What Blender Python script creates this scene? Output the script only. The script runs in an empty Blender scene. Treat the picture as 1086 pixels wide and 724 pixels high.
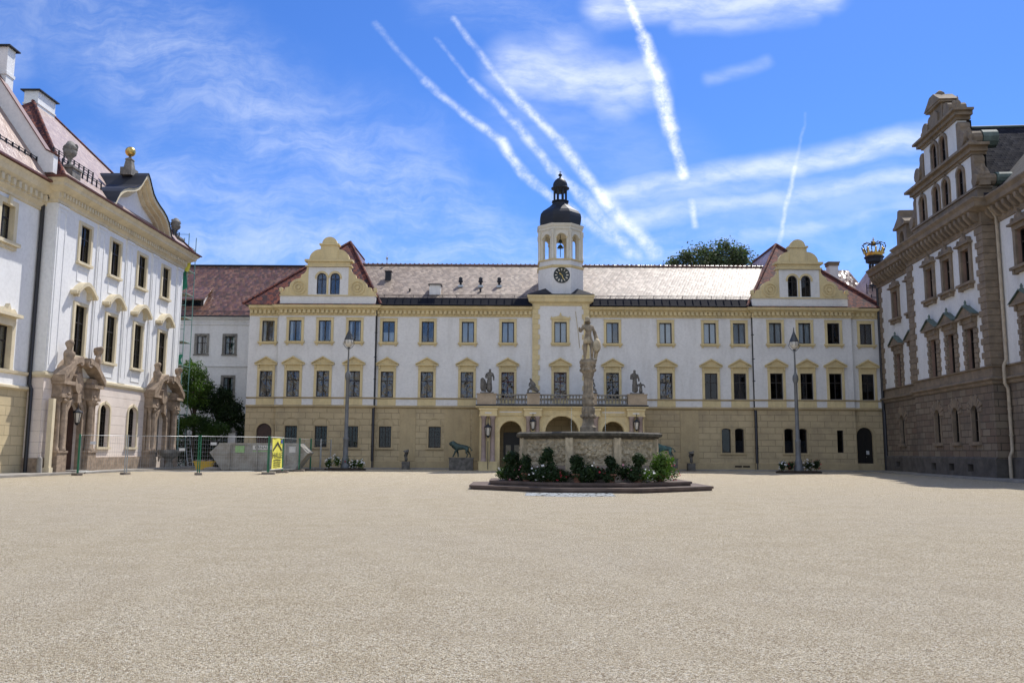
import bpy, bmesh, math, random
from math import sin, cos, pi, radians, sqrt, atan, atan2, hypot
from mathutils import Vector, Matrix, noise
random.seed(7)
C = bpy.context.scene.collection
SC = bpy.context.scene

# ------------------------------------------------------------ surveying: where a sighted point stands
FP, CXP, CYP, CZ = 900., 543., 362., 1.5
TH, RO = atan(116/FP), radians(.32)
def ray(px, py):
    dx = px-CXP; dy = CYP-py
    u = dx*cos(RO)-dy*sin(RO); v = dx*sin(RO)+dy*cos(RO)
    return (u, FP*cos(TH)-v*sin(TH), FP*sin(TH)+v*cos(TH))
def onY(px, py, Y):
    x, y, z = ray(px, py); t = Y/y; return (x*t, CZ+z*t)
def gnd(px, py, z=0):
    x, y, w = ray(px, py); t = (z-CZ)/w; return (x*t, y*t)
class Fr:
    def __init__(s, ox, oy, a): s.o = (ox, oy); s.a = a
    def px(s, px, py, d=0):
        x, y, z = ray(px, py); c, sn = cos(s.a), sin(s.a)
        lx = c*x+sn*y; ly = -sn*x+c*y
        ox = -(c*s.o[0]+sn*s.o[1]); oy = -(-sn*s.o[0]+c*s.o[1])
        t = (-d-oy)/ly
        return (ox+lx*t, CZ+z*t)
    def world(s, x, y):
        c, sn = cos(s.a), sin(s.a)
        return (s.o[0]+c*x-sn*y, s.o[1]+sn*x+c*y)
YM = 69.2
ML = Fr(0, YM, 0)
LF = Fr(-27.3, 49.4, pi/2-atan(.012))
RF = Fr(30.3, 69.2, -pi/2-atan(.0833))

# ------------------------------------------------------------ materials
class NT:
    def __init__(s, nt): s.nt = nt; s.n = nt.nodes; s.l = nt.links
    def new(s, t, **k):
        n = s.n.new(t)
        for a, b in k.items(): setattr(n, a, b)
        return n
    def set(s, inp, v):
        if v is None: return
        if isinstance(v, bpy.types.NodeSocket): s.l.new(v, inp)
        else: inp.default_value = v
    def math(s, op, a, b=None, c=None, clamp=False):
        n = s.new('ShaderNodeMath', operation=op); n.use_clamp = clamp
        s.set(n.inputs[0], a); s.set(n.inputs[1], b); s.set(n.inputs[2], c); return n.outputs[0]
    def vec(s, op, a, b=None, sc=None):
        n = s.new('ShaderNodeVectorMath', operation=op)
        s.set(n.inputs[0], a); s.set(n.inputs[1], b)
        if sc is not None: s.set(n.inputs[3], sc)
        return n.outputs['Value'] if op in ('LENGTH', 'DOT_PRODUCT', 'DISTANCE') else n.outputs[0]
    def noise(s, vec, scale, detail=3, rough=.55, col=False):
        n = s.new('ShaderNodeTexNoise'); s.set(n.inputs['Vector'], vec)
        n.inputs['Scale'].default_value = scale; n.inputs['Detail'].default_value = detail
        n.inputs['Roughness'].default_value = rough
        return n.outputs[1] if col else n.outputs[0]
    def ramp(s, f, a, b, lo=0, hi=1):
        n = s.new('ShaderNodeMapRange'); n.interpolation_type = 'SMOOTHSTEP'
        s.set(n.inputs[0], f); n.inputs[1].default_value = a; n.inputs[2].default_value = b
        n.inputs[3].default_value = lo; n.inputs[4].default_value = hi; return n.outputs[0]
    def mix(s, f, a, b, mode='MIX'):
        n = s.new('ShaderNodeMix', data_type='RGBA', blend_type=mode)
        s.set(n.inputs[0], f); s.set(n.inputs[6], a if not isinstance(a, tuple) else (*a[:3], 1)); s.set(n.inputs[7], b if not isinstance(b, tuple) else (*b[:3], 1))
        return n.outputs[2]
    def bump(s, h, st, dist=.02):
        n = s.new('ShaderNodeBump'); n.inputs['Strength'].default_value = st; n.inputs['Distance'].default_value = dist
        s.set(n.inputs['Height'], h); return n.outputs[0]
def newmat(name):
    m = bpy.data.materials.new(name); m.use_nodes = True
    t = NT(m.node_tree); b = m.node_tree.nodes['Principled BSDF']
    return m, t, b
def stone(name, col, var=.15, rough=.85, dirt=None, dirtamt=.35, scale=1.0, bump=.25, streak=False, spec=.3):
    m, t, b = newmat(name)
    geo = t.new('ShaderNodeNewGeometry').outputs['Position']
    n1 = t.noise(geo, .9*scale, 5); n2 = t.noise(geo, 9*scale, 4)
    dark = tuple(c*(1-var*1.6) for c in col); lite = tuple(min(.9, c*(1+var)) for c in col)
    c = t.mix(t.ramp(n1, .3, .7), dark, lite)
    c = t.mix(t.ramp(n2, .35, .75, 0, .35), c, tuple(x*.72 for x in col))
    if dirt:
        mp = t.vec('MULTIPLY', geo, (1.6, 1.6, .28) if streak else (1, 1, 1))
        n3 = t.noise(mp, 1.5*scale, 6, .65)
        c = t.mix(t.ramp(n3, .45, .72, 0, dirtamt), c, dirt)
    t.set(b.inputs['Base Color'], c); b.inputs['Roughness'].default_value = rough
    b.inputs['Specular IOR Level'].default_value = spec
    t.set(b.inputs['Normal'], t.bump(t.math('ADD', n2, t.noise(geo, 40*scale, 2)), bump, .015))
    return m
def blocks(name, col, bw, bh, mort=.012, var=.12, jointdark=.6, dirt=None, dirtamt=.3, off=.5, colb=None):
    """ashlar or rusticated courses, laid out in metres on the face's own UV"""
    m, t, b = newmat(name)
    uv = t.new('ShaderNodeUVMap').outputs[0]
    br = t.new('ShaderNodeTexBrick'); t.set(br.inputs['Vector'], uv)
    br.offset = off; br.inputs['Scale'].default_value = 1
    br.inputs['Brick Width'].default_value = bw; br.inputs['Row Height'].default_value = bh
    br.inputs['Mortar Size'].default_value = mort; br.inputs['Mortar Smooth'].default_value = .3
    cb = colb or tuple(c*(1-var) for c in col)
    br.inputs['Color1'].default_value = (*[min(.9, c*(1+var)) for c in col], 1)
    br.inputs['Color2'].default_value = (*cb, 1)
    br.inputs['Mortar'].default_value = (*[c*jointdark for c in col], 1)
    geo = t.new('ShaderNodeNewGeometry').outputs['Position']
    n1 = t.noise(geo, .8, 5); n2 = t.noise(geo, 12, 4)
    c = t.mix(t.ramp(n1, .3, .7, 0, .4), br.outputs[0], tuple(x*.75 for x in col))
    c = t.mix(t.ramp(n2, .4, .8, 0, .3), c, tuple(x*1.2 for x in col))
    if dirt:
        n3 = t.noise(geo, .55, 6, .65); c = t.mix(t.ramp(n3, .42, .68, 0, dirtamt), c, dirt)
    t.set(b.inputs['Base Color'], c); b.inputs['Roughness'].default_value = .88
    b.inputs['Specular IOR Level'].default_value = .25
    h = t.math('SUBTRACT', t.math('MULTIPLY', n2, .12), br.outputs[1])
    t.set(b.inputs['Normal'], t.bump(h, .7, .035))
    return m
def tiles(name, cols, tw=.2, th=.3, rough=.36, spread=.10, spec=.5, big=0):
    m, t, b = newmat(name)
    uv = t.new('ShaderNodeUVMap').outputs[0]
    sp = t.new('ShaderNodeSeparateXYZ'); t.set(sp.inputs[0], uv)
    v = t.math('DIVIDE', sp.outputs[1], th); row = t.math('FLOOR', v)
    u = t.math('ADD', t.math('DIVIDE', sp.outputs[0], tw), t.math('MULTIPLY', t.math('MODULO', row, 2), .5))
    cell = t.new('ShaderNodeCombineXYZ'); t.set(cell.inputs[0], t.math('FLOOR', u)); t.set(cell.inputs[1], row)
    wn = t.new('ShaderNodeTexWhiteNoise', noise_dimensions='2D'); t.set(wn.inputs[0], cell.outputs[0])
    r = t.new('ShaderNodeValToRGB'); r.color_ramp.interpolation = 'CONSTANT'
    f = wn.outputs[0]
    if big:
        g = t.noise(uv, big, 3, .7); f = t.math('ADD', t.math('MULTIPLY', f, .55), t.ramp(g, .35, .65, 0, .45))
    t.set(r.inputs[0], f)
    while len(r.color_ramp.elements) < len(cols): r.color_ramp.elements.new(.5)
    for i, c in enumerate(cols):
        r.color_ramp.elements[i].position = i/len(cols); r.color_ramp.elements[i].color = (*c, 1)
    geo = t.new('ShaderNodeNewGeometry')
    n = t.noise(geo.outputs['Position'], .6, 5)
    c = t.mix(t.ramp(n, .35, .7, 0, .4), r.outputs[0], tuple(sum(q[i] for q in cols)/len(cols)*(.7, .72, .75)[i] for i in range(3)))
    t.set(b.inputs['Base Color'], c); b.inputs['Roughness'].default_value = rough
    b.inputs['Specular IOR Level'].default_value = spec
    fr = t.math('FRACT', v)
    bmp = t.new('ShaderNodeBump'); bmp.inputs['Strength'].default_value = .6; bmp.inputs['Distance'].default_value = .03
    fu = t.math('ABSOLUTE', t.math('SUBTRACT', t.math('FRACT', u), .5))
    t.set(bmp.inputs['Height'], t.math('SUBTRACT', t.math('MULTIPLY', fr, -1), t.math('MULTIPLY', t.math('POWER', fu, 3), 4)))
    rv = t.vec('MULTIPLY', t.vec('SUBTRACT', wn.outputs[1], (.5, .5, .5)), (spread*2, spread*2, spread*2))
    nn = t.vec('NORMALIZE', t.vec('ADD', bmp.outputs[0], rv))
    t.set(b.inputs['Normal'], nn)
    return m
def plain(name, col, rough=.6, metal=0, var=.1, spec=.5, scale=3, bump=0, col2=None, amt=.5):
    m, t, b = newmat(name)
    geo = t.new('ShaderNodeNewGeometry').outputs['Position']
    n = t.noise(geo, scale, 5, .6)
    c = t.mix(t.ramp(n, .3, .7), tuple(c*(1-var) for c in col), tuple(min(.95, c*(1+var)) for c in col))
    if col2: c = t.mix(t.ramp(t.noise(geo, scale*.6, 6, .7), .45, .62, 0, amt), c, col2)
    t.set(b.inputs['Base Color'], c); b.inputs['Roughness'].default_value = rough
    b.inputs['Metallic'].default_value = metal; b.inputs['Specular IOR Level'].default_value = spec
    if bump: t.set(b.inputs['Normal'], t.bump(t.noise(geo, scale*8, 3), bump, .01))
    return m
def leafmat(name, c1, c2, c3):
    m, t, b = newmat(name)
    geo = t.new('ShaderNodeNewGeometry')
    w = t.new('ShaderNodeTexWhiteNoise', noise_dimensions='1D'); t.set(w.inputs[1], geo.outputs['Random Per Island'])
    n = t.noise(geo.outputs['Position'], .9, 3)
    c = t.mix(w.outputs[0], c1, c2); c = t.mix(t.ramp(n, .4, .65, 0, .7), c, c3)
    t.set(b.inputs['Base Color'], c); b.inputs['Roughness'].default_value = .55
    b.inputs['Specular IOR Level'].default_value = .3
    tr = t.new('ShaderNodeBsdfTranslucent'); t.set(tr.inputs[0], t.mix(1, c, (1.2, 1.5, .5), 'MULTIPLY'))
    mx = t.new('ShaderNodeMixShader'); mx.inputs[0].default_value = .35
    t.l.new(b.outputs[0], mx.inputs[1]); t.l.new(tr.outputs[0], mx.inputs[2])
    t.l.new(mx.outputs[0], m.node_tree.nodes['Material Output'].inputs[0])
    return m
def glassmat(name, tint=(.6, .66, .7), refl=1.0, wsc=1.7, wst=.12, wd=.03):
    m, t, b = newmat(name)
    geo = t.new('ShaderNodeNewGeometry').outputs['Position']
    nb = t.bump(t.noise(geo, wsc, 2), wst, wd)
    fr = t.new('ShaderNodeFresnel'); fr.inputs[0].default_value = 1.95
    gl = t.new('ShaderNodeBsdfGlossy'); gl.inputs['Roughness'].default_value = .015; t.l.new(nb, gl.inputs['Normal'])
    tr = t.new('ShaderNodeBsdfTransparent'); tr.inputs[0].default_value = (*tint, 1)
    mx = t.new('ShaderNodeMixShader'); t.set(mx.inputs[0], t.math('MULTIPLY', fr.outputs[0], refl, clamp=True))
    t.l.new(tr.outputs[0], mx.inputs[1]); t.l.new(gl.outputs[0], mx.inputs[2])
    t.l.new(mx.outputs[0], m.node_tree.nodes['Material Output'].inputs[0])
    return m

M = {}
M['white'] = stone('white_plaster', (.71, .70, .685), .03, .9, (.44, .42, .38), .3, .6, .12, True)
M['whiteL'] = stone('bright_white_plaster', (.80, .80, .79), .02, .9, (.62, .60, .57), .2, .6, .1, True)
M['ochre'] = stone('ochre_stucco', (.66, .54, .30), .06, .88, (.34, .28, .19), .3, 1, .25, True)
M['ochre_dk'] = stone('weathered_ochre_stucco', (.46, .365, .215), .07, .88, (.27, .215, .14), .35, 1, .25, True)
M['rust'] = blocks('ochre_rustication', (.51, .41, .25), 1.15, .5, .022, .05, .55, (.25, .20, .135), .4)
M['cream'] = stone('cream_stucco', (.70, .61, .43), .06, .88, (.40, .34, .22), .3, 1, .2, True)
M['rustL'] = blocks('pale_ochre_rustication', (.56, .46, .28), 1.3, .55, .02, .05, .6, (.36, .30, .2), .3)
M['pink'] = blocks('pale_pink_courses', (.78, .69, .615), 30, .62, .016, .03, .7, (.55, .44, .38), .3, 0)
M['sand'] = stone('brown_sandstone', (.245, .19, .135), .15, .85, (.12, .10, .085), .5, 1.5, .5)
M['sandL'] = stone('portal_sandstone', (.36, .275, .20), .2, .85, (.15, .12, .095), .6, 3, .5)  # own colour of the weathered brown portal stone
M['pinkst'] = stone('pink_sandstone', (.28, .185, .145), .12, .85, (.16, .11, .09), .45, 1.5, .4)
M['ashlar'] = blocks('rock_faced_sandstone', (.205, .165, .12), .95, .42, .03, .25, .3, (.10, .085, .07), .55, .5, (.17, .115, .085))
M['plinth'] = stone('dark_stone_plinth', (.12, .105, .09), .2, .85, (.06, .055, .05), .5, 1.5, .5)
M['grey'] = stone('grey_weathered_stone', (.24, .225, .20), .2, .9, (.07, .07, .065), .6, 2.5, .5)
M['greyD'] = stone('dark_figure_stone', (.15, .14, .125), .25, .9, (.05, .05, .048), .6, 4, .5)
M['fount'] = stone('fountain_limestone', (.29, .235, .165), .25, .85, (.10, .09, .07), .6, 5, .5, True)
M['fountD'] = stone('fountain_weathered_limestone', (.47, .395, .27), .18, .85, (.15, .12, .085), .6, 5, .6, True)
M['fountL'] = stone('dark_basin_lip', (.08, .072, .055), .3, .85, (.03, .03, .025), .6, 5, .5)  # lip much darker than the basin stone below it
M['step'] = stone('dark_red_stone_step', (.12, .085, .068), .2, .75, (.06, .05, .045), .5, 2, .4)
M['tile'] = tiles('glazed_brown_red_tiles', [(.15, .07, .042), (.20, .098, .06), (.09, .052, .036), (.22, .115, .072), (.12, .058, .045)], .22, .32, .34, .16)
M['tileM'] = tiles('weathered_brown_tiles', [(.225, .17, .125), (.28, .215, .16), (.18, .135, .10), (.31, .24, .18)], .24, .34, .55, .06, .32)
M['tileR'] = tiles('patterned_red_and_dark_tiles', [(.045, .03, .035), (.16, .055, .04), (.06, .03, .035), (.22, .08, .055)], .3, .45, .8, .03, .1, .9)
M['tileP'] = tiles('pale_pinkish_tiles', [(.30, .20, .16), (.36, .25, .20), (.26, .17, .14)], .2, .3, .4, .08)
M['slate'] = tiles('dark_slate', [(.02, .02, .028), (.028, .028, .038), (.015, .015, .022)], .3, .25, .8, .03, .1)
M['metal'] = plain('dark_sheet_metal', (.016, .018, .026), .55, 0, .2, .35, 1.2)
M['copper'] = plain('green_copper', (.11, .145, .125), .6, 0, .2, .4, 4, .2, (.07, .09, .08), .6)
M['redgut'] = plain('brown_red_gutter', (.13, .05, .04), .5, 0, .15)
M['pipe'] = plain('dark_downpipe_paint', (.016, .016, .02), .4, 0, .15)
M['pipeC'] = plain('cream_downpipe_paint', (.40, .33, .24), .5, 0, .15)
M['frame'] = plain('dark_window_wood', (.022, .017, .014), .5, 0, .2)
M['frameR'] = plain('red_brown_window_wood', (.07, .02, .015), .5, 0, .2)
M['glass'] = glassmat('window_glass', (.86, .9, .93), .8)
M['glassW'] = glassmat('wavy_old_window_glass', (.62, .62, .62), .95, 1.5, 1.0, .22)
M['glassD'] = glassmat('dark_window_glass', (.35, .37, .4), .4)
M['room'] = plain('dark_room', (.012, .012, .013), .9, 0, .2, .1)
M['curtain'] = plain('white_curtain', (.82, .82, .80), .9, 0, .05, .1)
M['curtainB'] = plain('drawn_pale_blind', (.66, .70, .74), .9, 0, .05, .1)
M['blindR'] = plain('dark_red_blind', (.10, .02, .02), .9, 0, .1, .1)
M['gold'] = plain('gilded_metal', (.62, .42, .13), .34, 1, .2)
M['bronze'] = plain('green_bronze', (.035, .055, .05), .5, .3, .3, .5, 6, .2, (.06, .12, .11), .6)
M['iron'] = plain('dark_grey_iron', (.07, .075, .08), .45, .3, .15)
M['ironG'] = plain('grey_post_paint', (.13, .135, .14), .5, 0, .15)
M['galv'] = plain('galvanised_steel', (.42, .44, .45), .4, .7, .1)
M['green'] = plain('green_post_paint', (.02, .16, .08), .45, 0, .15)
M['conc'] = stone('concrete_foot', (.22, .19, .16), .15, .9)
M['skip'] = plain('worn_grey_skip_steel', (.30, .295, .27), .6, .1, .12, .4, 1.5, .2, (.16, .13, .10), .55)
M['skipG'] = plain('faded_green_square', (.25, .42, .18), .6, 0, .15)
M['skipW'] = plain('white_lettering_plate', (.55, .55, .54), .6, 0, .1)
M['ink'] = plain('black_lettering', (.03, .035, .03), .6, 0, .1)
M['blueink'] = plain('blue_sign_print', (.05, .10, .35), .6, 0, .1)
M['yellow'] = plain('yellow_banner_vinyl', (.80, .76, .12), .5, 0, .04)
M['tub'] = plain('yellow_plastic_tub', (.72, .48, .05), .45, 0, .08)
M['doorw'] = plain('dark_red_door_wood', (.045, .018, .012), .45, 0, .2)
M['doorb'] = plain('black_door_paint', (.012, .011, .01), .4, 0, .2)
M['lampw'] = plain('milky_lamp_glass', (.62, .58, .5), .25, 0, .1)
M['net'] = plain('green_scaffold_net', (.015, .17, .10), .7, 0, .2)
M['brass'] = plain('pale_door_glass', (.34, .30, .20), .3, 0, .15)
M['water'] = glassmat('falling_water', (.95, .95, .95), 1.4)
M['wood'] = plain('bark', (.07, .05, .035), .9, 0, .25, .2, 6, .4)
M['soil'] = plain('dark_soil', (.05, .038, .028), .95, 0, .3, .1)
M['terra'] = plain('terracotta_pot', (.22, .10, .06), .8, 0, .15)
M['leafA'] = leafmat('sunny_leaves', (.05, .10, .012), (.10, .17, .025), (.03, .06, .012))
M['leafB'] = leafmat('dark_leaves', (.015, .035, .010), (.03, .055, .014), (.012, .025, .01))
M['leafC'] = leafmat('grey_green_leaves', (.055, .08, .045), (.09, .115, .06), (.08, .085, .04))
M['petW'] = plain('white_petals', (.75, .73, .70), .7, 0, .05)
M['petR'] = plain('red_petals', (.45, .03, .05), .7, 0, .15)
M['petP'] = plain('pink_petals', (.62, .25, .32), .7, 0, .15)
M['curb'] = stone('kerb_stone', (.30, .28, .25), .12, .85)

def gravel():
    m, t, b = newmat('courtyard_gravel')
    geo = t.new('ShaderNodeNewGeometry').outputs['Position']
    vo = t.new('ShaderNodeTexVoronoi'); vo.inputs['Scale'].default_value = 115; t.set(vo.inputs['Vector'], geo)
    vo2 = t.new('ShaderNodeTexVoronoi'); vo2.inputs['Scale'].default_value = 55; t.set(vo2.inputs['Vector'], geo)
    s1 = t.new('ShaderNodeSeparateColor'); t.set(s1.inputs[0], vo.outputs['Color'])
    s2 = t.new('ShaderNodeSeparateColor'); t.set(s2.inputs[0], vo2.outputs['Color'])
    n1 = t.noise(geo, 15, 5, .75); n2 = t.noise(geo, 1.3, 5, .6); n3 = t.noise(geo, .12, 4)
    r = t.new('ShaderNodeValToRGB'); t.set(r.inputs[0], s1.outputs[0])
    cs = [(0, (.07, .05, .028)), (.18, (.31, .242, .15)), (.5, (.56, .472, .325)), (.8, (.72, .625, .455)), (1, (.92, .86, .70))]
    while len(r.color_ramp.elements) < len(cs): r.color_ramp.elements.new(.5)
    for e, (p, c) in zip(r.color_ramp.elements, cs): e.position = p; e.color = (*c, 1)
    c = r.outputs[0]
    c = t.mix(t.ramp(s2.outputs[0], .86, .95, 0, .8), c, (.23, .165, .10))
    c = t.mix(t.ramp(s2.outputs[1], .86, .97, 0, .6), c, (.82, .77, .66))
    c = t.mix(t.ramp(n1, .50, .72, 0, .5), c, (.28, .215, .135))
    c = t.mix(t.ramp(n2, .42, .62, 0, .3), c, (.40, .32, .205))
    c = t.mix(t.ramp(n3, .38, .66, 0, .2), c, (.50, .44, .36))
    # tyre and rake tracks: thin arcs swept by vehicles turning round the fountain
    sp = t.new('ShaderNodeSeparateXYZ'); t.set(sp.inputs[0], geo)
    wv = t.math('MULTIPLY', t.math('SUBTRACT', t.noise(geo, .25, 2), .5), 1.2)
    for (cx, cy, rr, w) in ((55.3, 35.4, 61.3, .16), (55.3, 35.4, 59.5, .16), (55.3, 35.4, 57.2, .13), (55.3, 35.4, 64.6, .13), (26, 22, 34.0, .14), (4, 55, 33, .25), (4, 55, 34.8, .25)):
        dx = t.math('SUBTRACT', sp.outputs[0], float(cx)); dy = t.math('SUBTRACT', sp.outputs[1], float(cy))
        d = t.math('SQRT', t.math('ADD', t.math('MULTIPLY', dx, dx), t.math('MULTIPLY', dy, dy)))
        e = t.math('ABSOLUTE', t.math('ADD', t.math('SUBTRACT', d, float(rr)), wv))
        c = t.mix(t.math('MULTIPLY', t.ramp(e, w*.1, w*2.2, .24, 0), t.ramp(n2, .35, .6, .3, 1)), c, (.60, .52, .38))
    t.set(b.inputs['Base Color'], c); b.inputs['Roughness'].default_value = .95
    b.inputs['Specular IOR Level'].default_value = .15
    h = t.math('ADD', t.math('MULTIPLY', vo.outputs[0], -.5), t.math('MULTIPLY', n1, .7))
    h = t.math('ADD', h, t.math('MULTIPLY', n2, .6))
    t.set(b.inputs['Normal'], t.bump(h, 1.0, .04))
    return m
M['gravel'] = gravel()
def cobble():
    m, t, b = newmat('pale_setts')
    geo = t.new('ShaderNodeNewGeometry').outputs['Position']
    vo = t.new('ShaderNodeTexVoronoi', feature='DISTANCE_TO_EDGE'); vo.inputs['Scale'].default_value = 3.2; t.set(vo.inputs['Vector'], geo)
    c = t.mix(t.ramp(vo.outputs[0], .03, .12), (.10, .10, .09), (.62, .66, .68))
    c = t.mix(t.ramp(t.noise(geo, 3, 4), .45, .7, 0, .6), c, (.32, .30, .26))
    t.set(b.inputs['Base Color'], c); b.inputs['Roughness'].default_value = .25
    t.set(b.inputs['Normal'], t.bump(t.ramp(vo.outputs[0], 0, .15), .5, .02)); return m
M['cobble'] = cobble()

# ------------------------------------------------------------ mesh builder
class MB:
    def __init__(s): s.v = []; s.f = []; s.m = []; s.s = []
    def add(s, vs, fs, m=0, smooth=False):
        k = len(s.v); s.v += [tuple(v) for v in vs]
        for f in fs: s.f.append([k+i for i in f]); s.m.append(m); s.s.append(smooth)
        return s
    def box(s, x0, x1, y0, y1, z0, z1, m=0):
        if x0 > x1: x0, x1 = x1, x0
        if y0 > y1: y0, y1 = y1, y0
        if z0 > z1: z0, z1 = z1, z0
        return s.add([(x0,y0,z0),(x1,y0,z0),(x1,y1,z0),(x0,y1,z0),(x0,y0,z1),(x1,y0,z1),(x1,y1,z1),(x0,y1,z1)],
              [(0,3,2,1),(4,5,6,7),(0,1,5,4),(1,2,6,5),(2,3,7,6),(3,0,4,7)], m)
    def quad(s, *p, m=0): return s.add(p, [tuple(range(len(p)))], m)
    def prism(s, poly, y0, y1, m=0, smooth=False):     # poly in x,z; y0 front (smaller), y1 back
        n = len(poly)
        a = sum(poly[i][0]*poly[(i+1) % n][1]-poly[(i+1) % n][0]*poly[i][1] for i in range(n))
        if a < 0: poly = poly[::-1]
        vs = [(x, y0, z) for x, z in poly]+[(x, y1, z) for x, z in poly]
        fs = [tuple(range(n)), tuple(range(2*n-1, n-1, -1))]
        s.add(vs, fs, m)
        s.add(vs, [(i, i+n, (i+1) % n+n, (i+1) % n) for i in range(n)], m, smooth)
        return s
    def plan(s, poly, z0, z1, m=0):                    # poly in x,y extruded upward
        n = len(poly)
        a = sum(poly[i][0]*poly[(i+1) % n][1]-poly[(i+1) % n][0]*poly[i][1] for i in range(n))
        if a < 0: poly = poly[::-1]
        vs = [(x, y, z0) for x, y in poly]+[(x, y, z1) for x, y in poly]
        return s.add(vs, [tuple(range(n-1, -1, -1)), tuple(range(n, 2*n))]+[(i, (i+1) % n, (i+1) % n+n, i+n) for i in range(n)], m)
    def lathe(s, prof, cx=0, cy=0, cz=0, n=16, m=0, smooth=True, ph=0, sx=1, sy=1):
        k = []; vs = []; fs = []
        for r, z in prof:
            for i in range(n):
                a = 2*pi*(i+ph)/n; vs.append((cx+sx*r*cos(a), cy+sy*r*sin(a), cz+z))
        for j in range(len(prof)-1):
            for i in range(n):
                q = (i+1) % n; fs.append((j*n+i, j*n+q, (j+1)*n+q, (j+1)*n+i))
        s.add(vs, fs, m, smooth)
        if prof[0][0] > 1e-4: s.add(vs[:n], [tuple(range(n-1, -1, -1))], m)
        if prof[-1][0] > 1e-4: s.add(vs[-n:], [tuple(range(n))], m)
        return s
    def ball(s, c, r, m=0, n=12, sz=1):
        pr = [(r*cos(a), r*sz*sin(a)) for a in [(-pi/2+pi*i/8) for i in range(9)]]
        pr[0] = (1e-5, -r*sz); pr[-1] = (1e-5, r*sz)
        return s.lathe(pr, c[0], c[1], c[2], n, m)
    def tube(s, pts, r, n=6, m=0, smooth=True):
        pts = [Vector(p) for p in pts]; rs = r if isinstance(r, (list, tuple)) else [r]*len(pts)
        vs = []; fs = []
        for i, p in enumerate(pts):
            d = (pts[min(i+1, len(pts)-1)]-pts[max(i-1, 0)]).normalized()
            a = Vector((0, 0, 1)) if abs(d.z) < .9 else Vector((1, 0, 0))
            u = d.cross(a).normalized(); w = u.cross(d)
            for k in range(n):
                t = 2*pi*k/n; vs.append(p+(u*cos(t)+w*sin(t))*rs[i])
        for j in range(len(pts)-1):
            for i in range(n):
                q = (i+1) % n; fs.append((j*n+i, (j+1)*n+i, (j+1)*n+q, j*n+q))
        s.add(vs, fs, m, smooth); s.add(vs[:n], [tuple(range(n))], m); s.add(vs[-n:], [tuple(range(n-1, -1, -1))], m)
        return s
    def sweep(s, path, prof, m=0, closed=False):       # path x,y; outward lies to the right of travel; prof (out,z)
        n = len(path); k = len(prof); vs = []; fs = []
        for i in range(n):
            def nrm(a, b):
                dx, dy = b[0]-a[0], b[1]-a[1]; L = hypot(dx, dy); return (dy/L, -dx/L)
            if closed or 0 < i < n-1:
                n0 = nrm(path[i-1], path[i]); n1 = nrm(path[i], path[(i+1) % n])
                q = 1+n0[0]*n1[0]+n0[1]*n1[1]; o = ((n0[0]+n1[0])/q, (n0[1]+n1[1])/q)
            else: o = nrm(path[i], path[i+1]) if i == 0 else nrm(path[i-1], path[i])
            for d, z in prof: vs.append((path[i][0]+o[0]*d, path[i][1]+o[1]*d, z))
        for i in range(n if closed else n-1):
            j = (i+1) % n
            for a in range(k):
                b = (a+1) % k; fs.append((i*k+a, i*k+b, j*k+b, j*k+a))
        s.add(vs, fs, m)
        if not closed:
            s.add(vs[:k], [tuple(range(k-1, -1, -1))], m); s.add(vs[-k:], [tuple(range(k))], m)
        return s
    def wall(s, x0, x1, z0, z1, y, ops=(), rv=.18, m=0, mr=None):
        """front wall face with real openings: ops = (xc, width, z bottom, z top, arched)"""
        mr = m if mr is None else mr
        ops = [o for o in ops if x0 < o[0] < x1 and z0-.01 <= o[2] and o[3] <= z1+.01]
        xs = sorted({x0, x1, *[o[0]-o[1]/2 for o in ops], *[o[0]+o[1]/2 for o in ops]})
        zs = sorted({z0, z1, *[o[2] for o in ops], *[o[3] for o in ops]})
        for i in range(len(xs)-1):
            run = None
            for j in range(len(zs)-1):
                cx, cz = (xs[i]+xs[i+1])/2, (zs[j]+zs[j+1])/2
                hole = any(abs(cx-o[0]) < o[1]/2 and o[2] < cz < o[3] for o in ops)
                if not hole:
                    s.quad((xs[i], y, zs[j]), (xs[i+1], y, zs[j]), (xs[i+1], y, zs[j+1]), (xs[i], y, zs[j+1]), m=m)
        for o in ops:
            a, b = o[0]-o[1]/2, o[0]+o[1]/2; zb, zt = o[2], o[3]; Y = y+rv
            top = zt-o[1]/2*(o[4] if o[4] else 0)
            s.quad((a, y, zb), (b, y, zb), (b, Y, zb), (a, Y, zb), m=mr)
            s.quad((a, y, zb), (a, Y, zb), (a, Y, top), (a, y, top), m=mr)
            s.quad((b, Y, zb), (b, y, zb), (b, y, top), (b, Y, top), m=mr)
            if not o[4]: s.quad((a, Y, zt), (b, Y, zt), (b, y, zt), (a, y, zt), m=mr)
            else:
                N = 12; r = o[1]/2; h = r*o[4]
                P = [(o[0]-r*cos(pi*k/N), top+h*sin(pi*k/N)) for k in range(N+1)]
                for k in range(N):
                    (p, q), (p2, q2) = P[k], P[k+1]
                    s.quad((p, y, q), (p, Y, q), (p2, Y, q2), (p2, y, q2), m=mr)
                    s.quad((p, y, q), (p2, y, q2), (p2, y, zt), (p, y, zt), m=m)
        return s
    def build(s, name, mats, parent=None, loc=(0, 0, 0), rotz=0, jitter=0, jscale=3):
        if jitter:
            s.v = [tuple(Vector(v)+jitter*noise.noise_vector(Vector(v)*jscale)+.5*jitter*noise.noise_vector(Vector(v)*jscale*2.7)) for v in s.v]
        me = bpy.data.meshes.new(name); me.from_pydata(s.v, [], s.f)
        if not isinstance(mats, (list, tuple)): mats = [mats]
        for m in mats: me.materials.append(M[m] if isinstance(m, str) else m)
        me.polygons.foreach_set('material_index', s.m); me.polygons.foreach_set('use_smooth', s.s)
        me.validate(); me.update(); autouv(me)
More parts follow.
